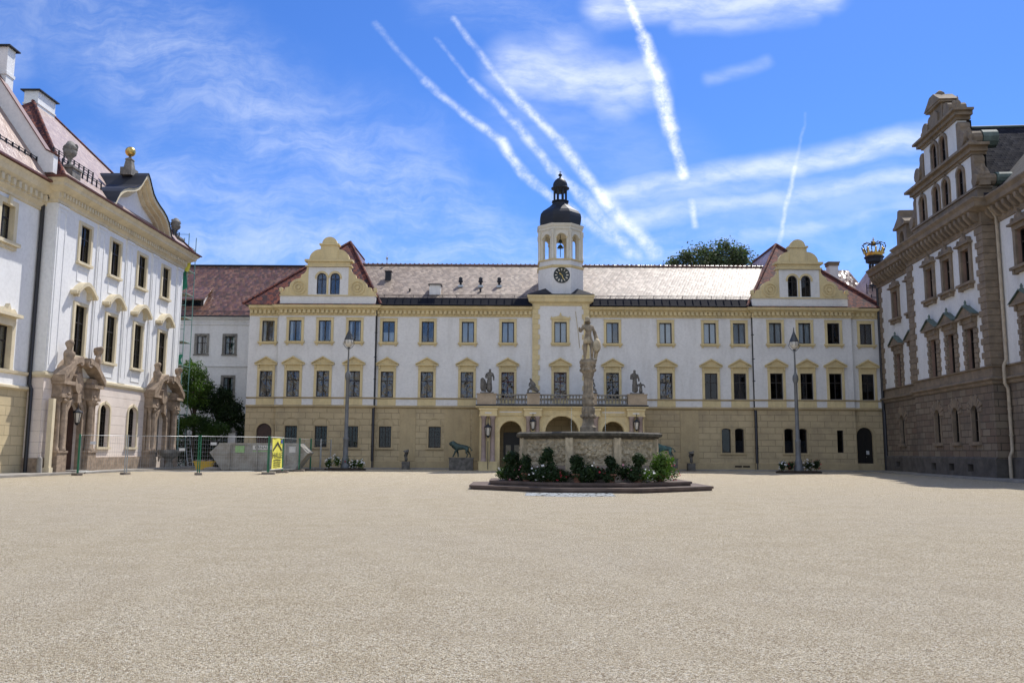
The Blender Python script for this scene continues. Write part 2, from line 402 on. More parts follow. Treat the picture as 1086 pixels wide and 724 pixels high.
        o = bpy.data.objects.new(name, me); C.objects.link(o); o.location = loc; o.rotation_euler = (0, 0, rotz)
        if parent: o.parent = parent
        return o
def autouv(me):
    uv = me.uv_layers.new(name='UVMap'); d = uv.data; vs = me.vertices; lo = me.loops
    for p in me.polygons:
        n = p.normal
        if abs(n.z) > .995: ux, uy, uz, vx, vy, vz = 1, 0, 0, 0, 1, 0
        else:
            L = hypot(n.x, n.y); ux, uy, uz = -n.y/L, n.x/L, 0
            vx, vy, vz = n.y*uz-n.z*uy, n.z*ux-n.x*uz, n.x*uy-n.y*ux
        for li in p.loop_indices:
            c = vs[lo[li].vertex_index].co
            d[li].uv = (c.x*ux+c.y*uy+c.z*uz, c.x*vx+c.y*vy+c.z*vz)
def tag(o, label=None, cat=None, group=None, kind=None):
    if label: o['label'] = label
    if cat: o['category'] = cat
    if group: o['group'] = group
    if kind: o['kind'] = kind
    return o
def thing(name, label, cat, loc=(0, 0, 0), rotz=0, group=None):
    o = bpy.data.objects.new(name, None); C.objects.link(o); o.location = loc; o.rotation_euler = (0, 0, rotz)
    o.empty_display_size = .3
    return tag(o, label, cat, group)
def copy_tree(o, parent=None, loc=None, rotz=None, label=None):
    c = o.copy(); C.objects.link(c); c.parent = parent
    if loc is not None: c.location = loc
    if rotz is not None: c.rotation_euler = (0, 0, rotz)
    if label: c['label'] = label
    for ch in list(o.children): copy_tree(ch, c)
    return c
def struct(name, mb, m, **k): return tag(mb.build(name, m, **k), kind='structure')
def skin(name, nodes, edges, mat, parent=None, loc=(0, 0, 0), rotz=0, sub=2, jitter=.0, root=0, scale=1):
    """one continuous body grown over a skeleton: nodes = (x,y,z,radius[,radius y])"""
    me = bpy.data.meshes.new(name); me.from_pydata([tuple(c*scale for c in n[:3]) for n in nodes], edges, [])
    o = bpy.data.objects.new(name, me); C.objects.link(o)
    sk = o.modifiers.new('s', 'SKIN'); sk.use_smooth_shade = True
    for i, n in enumerate(nodes):
        d = me.skin_vertices[0].data[i]; d.radius = (n[3]*scale, (n[4] if len(n) > 4 else n[3])*scale); d.use_root = (i == root)
    ss = o.modifiers.new('b', 'SUBSURF'); ss.levels = sub; ss.render_levels = sub
    dg = bpy.context.evaluated_depsgraph_get(); dg.update()
    m2 = bpy.data.meshes.new_from_object(o.evaluated_get(dg)); m2.name = name
    o.modifiers.clear(); o.data = m2; bpy.data.meshes.remove(me)
    if jitter:
        for v in m2.vertices: v.co += jitter*noise.noise_vector(v.co*5)
    m2.materials.clear(); m2.materials.append(M[mat])
    for p in m2.polygons: p.use_smooth = True; p.material_index = 0
    o.location = loc; o.rotation_euler = (0, 0, rotz)
    if parent: o.parent = parent
    return o
def text_mesh(txt, size, mat, parent, loc, name='lettering', rot=(pi/2, 0, 0), extr=.004, sx=1):
    cu = bpy.data.curves.new(name, 'FONT'); cu.body = txt; cu.size = size; cu.align_x = 'CENTER'; cu.extrude = extr
    o = bpy.data.objects.new(name, cu); C.objects.link(o)
    dg = bpy.context.evaluated_depsgraph_get(); dg.update()
    me = bpy.data.meshes.new_from_object(o.evaluated_get(dg)); bpy.data.objects.remove(o)
    for v in me.vertices: v.co.x *= sx
    me.materials.clear(); me.materials.append(M[mat])
    q = bpy.data.objects.new(name, me); C.objects.link(q); q.parent = parent; q.location = loc; q.rotation_euler = rot
    return q

# ------------------------------------------------------------ windows: parts shared by size and kind
WC = {}
def key_mesh(key, fn):
    if key not in WC: WC[key] = fn()
    return WC[key]
def mesh_obj(name, me, parent, loc=(0, 0, 0)):
    o = bpy.data.objects.new(name, me); C.objects.link(o); o.parent = parent; o.location = loc; return o
def tmp(mb, mats):
    o = mb.build('t', mats); me = o.data; bpy.data.objects.remove(o); return me
def arcpts(w, zt, k, n=12):
    r = w/2; h = r*k; top = zt-h
    return [(-r*cos(pi*i/n), top+h*sin(pi*i/n)) for i in range(n+1)]
def fr_mesh(w, h, arch, rv, bars, mat):
    mb = MB(); y0, y1 = rv-.07, rv-.005; t = .07
    if arch:
        P = arcpts(w, h, arch); Q = arcpts(w-2*t, h-t, arch)
        for i in range(len(P)-1):
            a, b, c, d = P[i], P[i+1], Q[i+1], Q[i]
            mb.add([(a[0], y0, a[1]), (b[0], y0, b[1]), (c[0], y0, c[1]), (d[0], y0, d[1]), (c[0], y1, c[1]), (d[0], y1, d[1])], [(3, 2, 1, 0), (3, 5, 4, 2)])
        zt = h-w/2*arch
    else:
        mb.box(-w/2, w/2, y0, y1, h-t, h); zt = h-t
    mb.box(-w/2, -w/2+t, y0, y1, 0, zt); mb.box(w/2-t, w/2, y0, y1, 0, zt); mb.box(-w/2+t, w/2-t, y0, y1, 0, t)
    for kind, p, bt in bars:
        if kind == 'v': mb.box(p*w-bt/2, p*w+bt/2, y0-.01, y1-.02, t, h-t*.5 if not arch else h-t)
        else: mb.box(-w/2+t, w/2-t, y0-.014, y1-.025, p*h-bt/2, p*h+bt/2)
    return tmp(mb, mat)
def pane_mesh(w, h, arch, rv, mat):
    mb = MB(); y = rv-.03
    if arch: P = [(-w/2, 0), (w/2, 0)]+arcpts(w, h, arch)[::-1]
    else: P = [(-w/2, 0), (w/2, 0), (w/2, h), (-w/2, h)]
    mb.prism(P, y, y+.012); return tmp(mb, mat)
def curtain_mesh(w, h, kind, rv):
    mb = MB(); y = rv+.14
    def sheet(x0, x1, z0, z1, m=0, wav=.03):
        n = max(4, int((x1-x0)/.05)); vs = []; fs = []
        for i in range(n+1):
            x = x0+(x1-x0)*i/n; yy = y+wav*sin(x*42+kind)
            vs += [(x, yy, z0), (x, yy, z1)]
        fs = [(2*i, 2*i+2, 2*i+3, 2*i+1) for i in range(n)]
        mb.add(vs, fs, m, True)
    if kind == 1: sheet(-w/2, -w*.06, 0, h); sheet(w*.06, w/2, 0, h)
    elif kind == 2: sheet(-w/2, -w*.2, 0, h); sheet(w*.2, w/2, 0, h)
    elif kind == 3: sheet(-w/2, w/2, 0, h, 1, .004)
    elif kind == 4: sheet(-w/2, w/2, h*.55, h, 2, .004); sheet(-w*.1, w*.42, 0, h*.62, 0, .05)
    elif kind == 5: sheet(-w/2, w/2, 0, h*.5, 0)
    elif kind == 6: sheet(-w/2, -w*.27, 0, h); sheet(w*.3, w/2, h*.1, h)
    elif kind == 7: sheet(-w/2, -w*.02, h*.04, h*.97, 1, .004)
    return tmp(mb, ['curtain', 'curtainB', 'blindR'])
def window(parent, x, z, w, h, y=0, arch=0, rv=.18, bars=(('v', 0, .06),), fm='frame', gm='glass', surround=None, skey=None, curtain=0, label=None):
    k = (round(w, 2), round(h, 2), arch, rv)
    f = mesh_obj('window', key_mesh(('f', k, bars, fm), lambda: fr_mesh(w, h, arch, rv, bars, fm)), parent, (x, y, z))
    mesh_obj('pane', key_mesh(('p', k, gm), lambda: pane_mesh(w, h, arch, rv, gm)), f)
    if curtain: mesh_obj('blind' if curtain in (3, 7) else 'curtain', key_mesh(('c', k, curtain), lambda: curtain_mesh(w-.04, h, curtain, rv)), f)
    if surround: mesh_obj('window_surround', key_mesh(('s', k, skey), lambda: surround(w, h)), f)
    if label: f['label'] = label
    return f
for a, b in (('whiteT', 'white'), ('ochreT', 'ochre'), ('greyB', 'grey'), ('grey2', 'grey'), ('sand2', 'sand'), ('slateB', 'tile')): M[a] = M[b]
M['metalE'] = plain('blackened_eaves_metal', (.010, .011, .018), .75, 0, .2, .12, 1.2)
M['clockD'] = plain('black_clock_dial', (.02, .03, .028), .4, 0, .2)
M['pinkst2'] = stone('pinkish_grey_stone', (.36, .28, .25), .12, .85, (.18, .15, .13), .4, 1.5, .3)
M['pinkstF'] = stone('pink_basin_plinth', (.33, .27, .22), .12, .85, (.13, .11, .09), .5, 2, .4)
M['bronzeG'] = plain('bright_green_bronze', (.07, .15, .14), .55, .2, .3, .5, 6, .2, (.03, .05, .05), .6)
M['galvG'] = plain('scaffold_tube', (.16, .3, .26), .5, .3, .15)
M['wood2'] = plain('scaffold_plank', (.3, .24, .16), .85, 0, .15)
M['leafA2'] = leafmat('mid_green_leaves', (.03, .065, .012), (.055, .105, .02), (.02, .045, .01))
M['soilG'] = plain('bare_earth', (.2, .18, .13), .95, 0, .2, .1, 1)
M['creamT'] = stone('pale_cream_plaster', (.66, .62, .52), .04, .88, (.45, .4, .32), .25, 1, .2, True)
M['tanst'] = stone('tan_sandstone_post', (.40, .32, .23), .12, .85, (.2, .17, .13), .4, 1.5, .3)
M['doorpane_refl'] = plain('pale_door_glass', (.5, .46, .34), .3, 0, .15)  # bright reflection in the porch door glass put into a flat colour
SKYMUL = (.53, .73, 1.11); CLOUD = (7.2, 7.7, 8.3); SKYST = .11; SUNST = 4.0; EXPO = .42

# ============================================================ MAIN WING (faces the camera)
def X(px, py=400, d=0): return ML.px(px, py, d)[0]
def Z(py, px=560, d=0): return ML.px(px, py, d)[1]
B = thing('palace_wing', 'long white and ochre palace wing with clock tower and two scrolled gables, facing the camera', 'building', (0, YM, 0))
PV = -.35
xa, xb, xc, xd, xe, xf = X(262), X(295), X(397.4), X(798.6), X(903.4), X(936)
xt0, xt1 = X(564.3), X(625.3)
segs = [(xa, xb, 0), (xb, xc, PV), (xc, xt0, 0), (xt0, xt1, -.2), (xt1, xd, 0), (xd, xe, PV), (xe, xf, 0)]
top = [284.6, 314.2, 345.5, 377, 412.2, 453.8, 496.3, 538.7, 594.3, 649.5, 705.8, 752.7, 783.8, 820.7, 851.6, 882, 918]
ops = []   # (xc, w, z0, z1, arch, kind)
for i, p in enumerate(top): ops.append((X(p, 351), 1.02, 10.3, 12.03, 0, 'top', i))
fst = [281.9, 311.8, 343.2, 375.8, 410.4, 452.7, 495.2, 538.4, 594, 649.7, 706.4, 754.1, 784.7, 822.2, 854, 884.4, 920.4]
for i, p in enumerate(fst): ops.append((X(p, 407), 1.04, 5.77, 7.88, 0, 'first', i))
for i, p in enumerate([309.5, 341.2, 373.9, 408.3, 460.9]): ops.append((X(p, 463), 1.0, 1.72, 3.42, 0, 'ground', i))
for i, p in enumerate([770.2, 784.2, 835.1, 849.6]): ops.append((X(p, 463), .74, 1.45, 3.42, .45, 'twin', i))
ops.append((X(889.6, 465), .52, 1.5, 3.3, 0, 'slit', 0))
ops.append((X(917.4, 470), 1.32, .12, 3.55, 1, 'door', 0))
ops.append((X(279.4, 470), 1.25, .12, 3.62, 1, 'door', 1))
for i, p in enumerate([543.5, 595.5, 648]): ops.append((X(p, 480), 1.5+.5*(i == 1), .12, 3.0, 0, 'inner', i))
mb = MB()
for (a, b, y) in segs:
    o5 = [(o[0], o[1], o[2], o[3], o[4]) for o in ops]
    tower = (a == xt0)
    mb.wall(a, b, 0, 4.96, y, o5, .22, 0)
    mb.wall(a, b, 4.96, 13.5 if tower else 12.45, y, o5, .18, 1)
    if not tower: mb.quad((a, y, 12.45), (b, y, 12.45), (b, y, 13.3), (a, y, 13.3), m=2)
for i in range(len(segs)-1):
    x = segs[i][1]; y0, y1 = segs[i][2], segs[i+1][2]
    mb.quad((x, y0, 0), (x, y1, 0), (x, y1, 4.96), (x, y0, 4.96), m=0)
    mb.quad((x, y0, 4.96), (x, y1, 4.96), (x, y1, 13.5), (x, y0, 13.5), m=1)
# gable ends, back wall and the dark interior behind the windows
mb.box(xa, xa+.3, .8, 14, 0, 13.3, 1); mb.quad((xa, 0, 0), (xa, .8, 0), (xa, .8, 13.3), (xa, 0, 13.3), m=1)
mb.box(xf-.3, xf, .8, 14, 0, 13.3, 1); mb.quad((xf, .8, 0), (xf, 0, 0), (xf, 0, 13.3), (xf, .8, 13.3), m=1)
mb.box(xa+.3, xf-.3, 13.7, 14, 0, 13.3, 1)
mb.box(xa+.01, xf-.01, .8, .9, 0, 13.3, 3)
mb.build('wall', ['rust', 'white', 'ochre', 'room'], B)
path = []
for (a, b, y) in segs: path += [(a, y), (b, y)]
pp = [path[0]]
for p in path[1:]:
    if hypot(p[0]-pp[-1][0], p[1]-pp[-1][1]) > 1e-3: pp.append(p)
# string courses
for P_ in ([(0, 4.86), (.06, 4.9), (.16, 4.98), (.16, 5.07), (0, 5.12)], [(0, 5.62), (.07, 5.66), (.10, 5.735), (0, 5.76)], [(0, 0), (.07, 0), (.07, .62), (0, .66)]):
    MB().sweep(pp, P_).build('string_course', 'ochre_dk', B)
# cornice with dentils, run round the breaks but interrupted at the tower
mb = MB()
prof = [(0, 12.43), (.05, 12.43), (.05, 12.5), (.09, 12.5), (.09, 12.56), (.05, 12.58), (.05, 12.88), (.16, 12.9), (.2, 12.99), (.42, 13.06), (.46, 13.2), (.5, 13.26), (0, 13.3)]
i3 = pp.index((xt0, 0))
left_path = pp[:i3]+[(xt0, 0)]; right_path = pp[pp.index((xt1, 0)):]
for P in (left_path, right_path):
    mb.sweep(P, prof)
    for k in range(len(P)-1):
        (x0, y0), (x1, y1) = P[k], P[k+1]
        if abs(y0-y1) > 1e-3: continue
        n = int((x1-x0)/.36)
        for q in range(n):
            x = x0+(x1-x0)*(q+.5)/n; mb.box(x-.11, x+.11, y0-.24, y0-.04, 12.62, 12.89)
mb.sweep([(xt0, 0), (xt0, -.2), (xt1, -.2), (xt1, 0)], [(0, 13.36), (.05, 13.4), (.1, 13.55), (.3, 13.7), (.34, 13.95), (.42, 14.1), (.42, 14.22), (0, 14.26)])
mb.build('cornice', 'ochre', B)
# aprons under the first floor windows, ground floor pilaster strips and tower quoins
for o in ops:
    if o[5] == 'first':
        y = next(s[2] for s in segs if s[0] <= o[0] <= s[1]); w = 1.5 if o[6] not in (7, 8, 9) else 1.3
        MB().box(o[0]-w/2, o[0]+w/2, y-.04, y, 5.12, 5.62).build('window_apron', 'ochre', B)
for a, b in ((424, 440.6), (500.4, 509), (721.5, 741)): MB().box(X(a, 460), X(b, 460), -.06, 0, .66, 4.86).build('wall_strip', 'ochre_dk', B)
MB().box(X(472), X(499.5), -.03, 0, .66, 4.86).build('wall_strip', 'ochre_dk', B)
for xq, sg in ((xt0, 1), (xt1, -1)):
    mb = MB(); k = 0; z = 5.12; mb.box(xq+sg*.004, xq+sg*.46, -.235, -.2, 5.12, 13.36)
    while z < 13.2:
        w = .62 if k % 2 else .48
        mb.box(xq+sg*.002, xq+sg*w, -.27, -.2, z, z+.4); z += .42; k += 1
    mb.build('quoin_strip', 'ochre', B)
for px in (780.2, 788.6): MB().box(X(px)-.28, X(px)+.28, -.085, -.07, .3, .42).build('cellar_vent', 'room', B)

def sur_top(w, h):
    mb = MB(); t = .2
    mb.box(-w/2-t, -w/2, -.07, 0, 0, h+t); mb.box(w/2, w/2+t, -.07, 0, 0, h+t); mb.box(-w/2, w/2, -.07, 0, h, h+t)
    mb.box(-w/2-t-.03, w/2+t+.03, -.1, 0, h+t, h+t+.06)
    mb.box(-w/2-.3, w/2+.3, -.2, 0, -.12, 0); mb.box(-w/2-.24, w/2+.24, -.12, 0, -.2, -.12)
    for s in (-1, 1): mb.box(s*(w/2+.1)-.08, s*(w/2+.1)+.08, -.1, 0, -.32, -.2)
    return tmp(mb, 'ochre')
def sur_fancy(w, h):
    mb = MB(); t = .22
    mb.box(-w/2-t, -w/2, -.07, 0, 0, h+t); mb.box(w/2, w/2+t, -.07, 0, 0, h+t); mb.box(-w/2, w/2, -.07, 0, h, h+t)
    mb.box(-w/2-.32, w/2+.32, -.15, 0, h+t, h+t+.1)
    mb.prism([(-.78, h+.32), (-.76, h+.5), (-.68, h+.38), (-.3, h+.46), (-.12, h+.5), (0, h+.82), (.12, h+.5), (.3, h+.46), (.68, h+.38), (.76, h+.5), (.78, h+.32)], -.09, 0)
    mb.box(-w/2-.3, w/2+.3, -.2, 0, -.12, 0); mb.box(-w/2-.24, w/2+.24, -.12, 0, -.24, -.12)
    return tmp(mb, 'ochre')
def sur_first(w, h):
    mb = MB(); t = .2
    mb.box(-w/2-t, -w/2, -.07, 0, 0, h+.18); mb.box(w/2, w/2+t, -.07, 0, 0, h+.18); mb.box(-w/2, w/2, -.07, 0, h, h+.18)
    mb.box(-w/2-t, w/2+t, -.05, 0, h+.18, h+.5)
    for s in (-1, 1): mb.box(s*(w/2+.12)-.07, s*(w/2+.12)+.07, -.14, -.05, h+.2, h+.5)
    mb.box(-w/2-.4, w/2+.4, -.26, 0, h+.5, h+.58)
    a = w/2+.42
    mb.prism([(-a, h+.58), (a, h+.58), (a, h+.64), (0, h+1.14), (-a, h+.64)], -.1, 0)
    mb.prism([(-a, h+.58), (-a, h+.66), (0, h+1.2), (0, h+1.08)], -.28, -.1); mb.prism([(a, h+.58), (a, h+.66), (0, h+1.2), (0, h+1.08)], -.28, -.1)
    return tmp(mb, 'ochre')
def sur_ground(w, h):
    mb = MB(); t = .1
    mb.box(-w/2-t, -w/2, -.04, 0, 0, h+t); mb.box(w/2, w/2+t, -.04, 0, 0, h+t); mb.box(-w/2, w/2, -.04, 0, h, h+t)
    mb.box(-w/2-.2, w/2+.2, -.12, 0, -.14, 0)
    P = [(.72*cos(pi*i/12), h+.1+.62*sin(pi*i/12)) for i in range(13)]; Q = [(.64*cos(pi*i/12), h+.1+.54*sin(pi*i/12)) for i in range(13)]
    mb.prism(P+Q[::-1], -.03, 0)
    return tmp(mb, 'ochre_dk')
def sur_twin(w, h):
    mb = MB(); t = .09; P = arcpts(w, h, .45); Q = arcpts(w+2*t, h+t, .45)
    mb.prism(P+Q[::-1], -.05, 0); zt = h-w/2*.45
    mb.box(-w/2-t, -w/2, -.05, 0, 0, zt); mb.box(w/2, w/2+t, -.05, 0, 0, zt)
    mb.box(-w/2-.17, w/2+.17, -.12, 0, -.13, 0); return tmp(mb, 'ochre_dk')
def bars_grid(mb, w, h, n, m): pass
topcur = [6, 6, 6, 6, 5, 0, 3, 3, 3, 7, 1, 3, 3, 1, 1, 0, 0]
fstcur = [6, 2, 2, 1, 2, 6, 2, 4, 4, 0, 7, 0, 0, 0, 0, 0, 0]
T1 = (('v', 0, .09),); T2 = (('v', 0, .07), ('h', .64, .07)); TG = (('v', 0, .07), ('h', .5, .03))
for o in ops:
    y = next(s[2] for s in segs if s[0] <= o[0] <= s[1]); kd, i = o[5], o[6]; h = o[3]-o[2]
    if kd == 'top':
        window(B, o[0], o[2], o[1], h, y, 0, .18, T1, 'frame', 'glass', sur_fancy if i == 8 else sur_top, 'f' if i == 8 else 't', topcur[i])
    elif kd == 'first':
        window(B, o[0], o[2], o[1], h, y, 0, .18, T2, 'frameR' if i in (7, 8) else 'frame', 'glassW' if i < 11 else 'glassD', sur_first, 'p', fstcur[i])
    elif kd == 'ground': window(B, o[0], o[2], o[1], h, y, 0, .22, (('v', 0, .07), ('h', .5, .03), ('v', -.25, .025), ('v', .25, .025), ('h', .25, .025), ('h', .75, .025)), 'frame', 'glassD', sur_ground, 'g', 6 if i % 2 else 0)
    elif kd == 'twin': window(B, o[0], o[2], o[1], h, y, .45, .22, (), 'frame', 'glassD', sur_twin, 'w', 5)
    elif kd == 'slit': window(B, o[0], o[2], o[1], h, y, 0, .22, (), 'frame', 'glassD')
    elif kd == 'door':
        P = [(-o[1]/2, 0), (o[1]/2, 0)]+arcpts(o[1], h, 1)[::-1]
        m1 = MB(); m1.prism(P, .16, .22); m1.box(-.02, .02, .13, .16, .02, h-.7)
        for s in (-1, 1):
            m1.box(s*.32-.2, s*.32+.2, .14, .16, .25, 1.0); m1.box(s*.32-.2, s*.32+.2, .14, .16, 1.2, 2.3)
        d = m1.build('door', 'doorb' if i == 0 else 'doorw', B, (o[0], y, o[2]))
        if i == 0: MB().box(.12, .36, .12, .135, 1.25, 1.55).build('paper_notice', 'skipW', d)
        MB().ball((.12, .1, 1.05), .035).build('handle', 'brass', d)
        m2 = MB(); r = o[1]/2
        P = [((r+.22)*cos(pi*k/14), h-r+(r+.22)*sin(pi*k/14)) for k in range(15)]; Q = [(r*cos(pi*k/14), h-r+r*sin(pi*k/14)) for k in range(15)]
        m2.prism(P+Q[::-1], -.06, 0); m2.box(-r-.22, -r, -.06, 0, .5, h-r); m2.box(r, r+.22, -.06, 0, .5, h-r); m2.box(-r-.1, r+.1, -.3, .16, -.12, -.01)
        m2.build('door_surround', 'ochre_dk', d)
    elif kd == 'inner':
        w = o[1]; m1 = MB(); m1.box(-w/2, w/2, .12, .2, 0, h); m1.box(-.03, .03, .08, .12, .05, h-.1)
        d = m1.build('door', 'doorb', B, (o[0], y, o[2]))
        for s in (-1, 1): MB().box(s*w*.23-.2, s*w*.23+.2, .095, .115, .95, 1.85).build('pane', 'doorpane_refl', d)

# gables
for gi, (gx, pk) in enumerate((((xb+xc)/2-.02, -15.05), ((xd+xe)/2-.1, 24.45))):
    y0, y1 = PV-.03, PV+.5; W = 3.93
    mb = MB()
    mb.box(gx-W, gx+W, y0, y1, 13.32, 14.06)                                   # plain white base strip
    wa = MB(); wa.wall(gx-1.65, gx+1.65, 14.14, 16.48, y0-.02, [(gx-.55, .8, 14.2, 15.98, 1), (gx+.55, .8, 14.2, 15.98, 1)], .2, 0)
    mb.v, base = mb.v+wa.v, len(mb.v)
    for f in wa.f: mb.f.append([q+base for q in f]); mb.m.append(0); mb.s.append(False)
    mb.box(gx-1.65, gx+1.65, y0+.5, y1+.1, 14.14, 16.48, 1)
    mb.box(gx-1.65, gx-1.6, y0, y0+.5, 14.14, 16.48); mb.box(gx+1.6, gx+1.65, y0, y0+.5, 14.14, 16.48)
    g = mb.build('gable', ['white', 'room'], B)
    mb = MB()
    mb.box(gx-W-.05, gx+W+.05, y0-.08, y1, 14.06, 14.14)
    for s in (-1, 1):
        P = [(1.65, 14.14), (3.9, 14.14), (3.93, 14.42), (3.62, 14.5), (3.55, 14.76), (3.2, 14.82), (3.14, 15.1), (2.95, 15.3), (2.7, 15.46), (2.3, 15.55), (2.26, 15.8), (2.0, 15.95), (1.84, 16.2), (1.8, 16.48), (1.65, 16.48)]
        mb.prism([(gx+s*a, b) for a, b in P], y0-.01, y0+.35)
        def ring(r0, r1, yy, cx=gx+s*2.43, cz=14.76):
            for k in range(24):
                a, b = 2*pi*k/24, 2*pi*(k+1)/24
                mb.prism([(cx+r0*cos(a), cz+r0*sin(a)), (cx+r1*cos(a), cz+r1*sin(a)), (cx+r1*cos(b), cz+r1*sin(b)), (cx+r0*cos(b), cz+r0*sin(b))], yy, y0-.01)
        ring(.5, .6, y0-.1); ring(.26, .34, y0-.09); mb.prism([(gx+s*2.43+.14*cos(2*pi*k/12), 14.76+.14*sin(2*pi*k/12)) for k in range(12)], y0-.12, y0-.01)
        mb.box(gx+s*3.9-.14, gx+s*3.9+.14, y0-.06, y0+.2, 14.42, 14.5)
        mb.prism([(gx+s*3.88+.15*cos(2*pi*k/12), 14.63+.15*sin(2*pi*k/12)) for k in range(12)], y0-.03, y0+.2)
        # upper quarter lobes
        Q = [(gx+s*.71, 17.14)]+[(gx+s*(.71+.94*cos(pi/2*k/8)), 17.14+.86*sin(pi/2*k/8)) for k in range(9)]
        mb.prism(Q, y0+.02, y0+.45)
    mb.box(gx-1.9, gx+1.9, y0-.16, y1+.1, 16.5, 16.62); mb.box(gx-1.75, gx+1.75, y0-.08, y1+.1, 16.62, 16.92); mb.box(gx-1.98, gx+1.98, y0-.22, y1+.1, 16.92, 17.1)
    mb.box(gx-.71, gx+.71, y0-.06, y0+.5, 17.1, 18.32); mb.box(gx-.82, gx+.82, y0-.16, y0+.55, 18.32, 18.46)
    mb.prism([(gx+.62*cos(pi*k/14), 18.46+.58*sin(pi*k/14)) for k in range(15)], y0-.02, y0+.4)
    # arch heads over the twin lights
    for s in (-1, 1):
        cx = gx+s*.55; A = [(cx+.56*cos(pi*k/12), 15.58+.56*sin(pi*k/12)) for k in range(13)]; Bq = [(cx+.41*cos(pi*k/12), 15.58+.41*sin(pi*k/12)) for k in range(13)]
        mb.prism(A+Bq[::-1], y0-.07, y0-.02); mb.box(cx-s*.6-.06*0-.07, cx-s*.6+.07, y0-.05, y0-.02, 14.2, 15.55) if s > 0 else None
        mb.box(cx+s*.48-.07, cx+s*.48+.07, y0-.05, y0-.02, 15.48, 15.58)
    mb.build('gable_trim', 'ochre', g)
    for s in (-1, 1): window(B, gx+s*.55, 14.2, .8, 1.78, y0-.02, 1, .2, (('v', 0, .05), ('h', .72, .05)), 'frame', 'glass')
    # hipped tile roof behind the gable
    mb = MB(); ex0, ex1 = (xa-.45, xc+.45) if gi == 0 else (xd-.45, xf+.2)
    P = (pk, 7.8, 20.6); R_ = (pk, 15, 20.6); z0 = 13.32
    mb.quad((ex0, -.5, z0), (ex1, -.5, z0), P, m=0)
    mb.quad((ex1, -.5, z0), (ex1, 16, z0), R_, P, m=1); mb.quad((ex0, 16, z0), (ex0, -.5, z0), P, R_, m=1)
    mb.quad((ex1, 16, z0), (ex0, 16, z0), R_, m=0)
    r = mb.build('roof', ['tileR', 'tile'], B)
    mb = MB()
    for q in ((ex0, -.5, z0), (ex1, -.5, z0)): mb.tube([(q[0], q[1], q[2]+.05), (P[0], P[1], P[2]+.05)], .13, 6)
    mb.tube([P, R_], .14, 6); mb.build('ridge_tiles', 'tileR', r)
# main roof between the pavilions
mb = MB(); RX0, RX1 = -14.2, 24.0
mb.quad((RX0, .1, 14.02), (RX1, .1, 14.02), (RX1, 6.5, 18.16), (RX0, 6.5, 18.16)); mb.quad((RX1, 13.6, 13.5), (RX0, 13.6, 13.5), (RX0, 6.5, 18.16), (RX1, 6.5, 18.16))
roof = mb.build('roof', 'tileM', B)
mb = MB(); mb.tube([(RX0, 6.5, 18.2), (RX1, 6.5, 18.2)], .12, 6)
for i in range(90): x = RX0+.2+i*.42; mb.box(x, x+.12, 6.42, 6.58, 18.28, 18.36)
mb.build('ridge_tiles', 'tile', roof)
mb = MB()
for a, b in ((xc, xt0), (xt1, xd)):
    n = int((b-a)/.62)
    mb.add([(a, -.5, 13.28), (b, -.5, 13.28), (b, .12, 14.04), (a, .12, 14.04), (b, .4, 14.04), (a, .4, 14.04)], [(0, 1, 2, 3), (3, 2, 4, 5)])
    mb.tube([(a, -.56, 13.33), (b, -.56, 13.33)], .07, 8)
    for q in range(n):
        x = a+(b-a)*(q+.5)/n; mb.add([(x-.015, -.5, 13.3), (x+.015, -.5, 13.3), (x+.015, .12, 14.06), (x-.015, .12, 14.06), (x-.015, -.53, 13.33), (x+.015, -.53, 13.33), (x+.015, .09, 14.08), (x-.015, .09, 14.08)], [(4, 5, 6, 7), (0, 4, 7, 3), (1, 2, 6, 5)])
    for z in (14.2, 14.3): mb.tube([(a, .28, z+.02), (b, .28, z+.02)], .02, 5)
    for q in range(int((b-a)/1.2)): x = a+.6+q*1.2; mb.box(x-.015, x+.015, .24, .3, 14.05, 14.34)
mb.build('metal_eaves', 'metalE', roof)
def roofy(z): return .1+(z-14.02)*6.4/4.14
# white chimney, three cowls and small vents on the roof
cx = X(460.4, 309); c = MB().box(cx-.46, cx+.46, .7, 1.6, 14.0, 15.25).build('chimney', 'white', roof)
mb = MB().box(cx-.56, cx+.56, .6, 1.7, 15.25, 15.33); mb.add([(cx-.56, .6, 15.33), (cx+.56, .6, 15.33), (cx+.56, 1.7, 15.33), (cx-.56, 1.7, 15.33), (cx-.4, 1.4, 15.45), (cx+.4, 1.4, 15.45)], [(0, 1, 5, 4), (1, 2, 5), (2, 3, 4, 5), (3, 0, 4)]); mb.build('chimney_cap', 'metal', roof)
for px in (488.4, 509.7, 529.4):
    x = X(px, 300)*1.03; y = 2.35; z = 14.02+(y-.1)*4.14/6.4
    v = MB().lathe([(.1, -.15), (.1, .3), (.19, .34), (.19, .5), (.13, .54), (.17, .62), (.16, .72), (.02, .82)], x, y, z, 12).build('roof_vent', 'metal', roof)
    MB().box(x-.22, x+.22, y-.28, y+.1, z-.12, z+.05).build('flashing', 'galv', roof)
for px, w in ((409, .25), (510, .08), (436, .06)):
    x = X(px, 300)*1.03; y = 3.6 if w > .2 else 1.3; z = 14.02+(y-.1)*4.14/6.4
    MB().box(x-w, x+w, y-w, y+w, z-.2, z+w*2.6).box(x-w*1.25, x+w*1.25, y-w*1.25, y+w*1.25, z+w*2.6, z+w*2.6+.07).build('roof_vent', 'metal', roof)
def finial(parent, x, y, z, h=.9):
    MB().lathe([(.03, -.3), (.03, h*.45), (.05, h*.5), (.13, h*.62), (.05, h*.74), (.015, h*.8), (.012, h*1.25)], x, y, z, 10).build('finial', 'galv', parent)
finial(roof, X(406.3, 272)*1.06, 6.5, 18.2, 1.0)

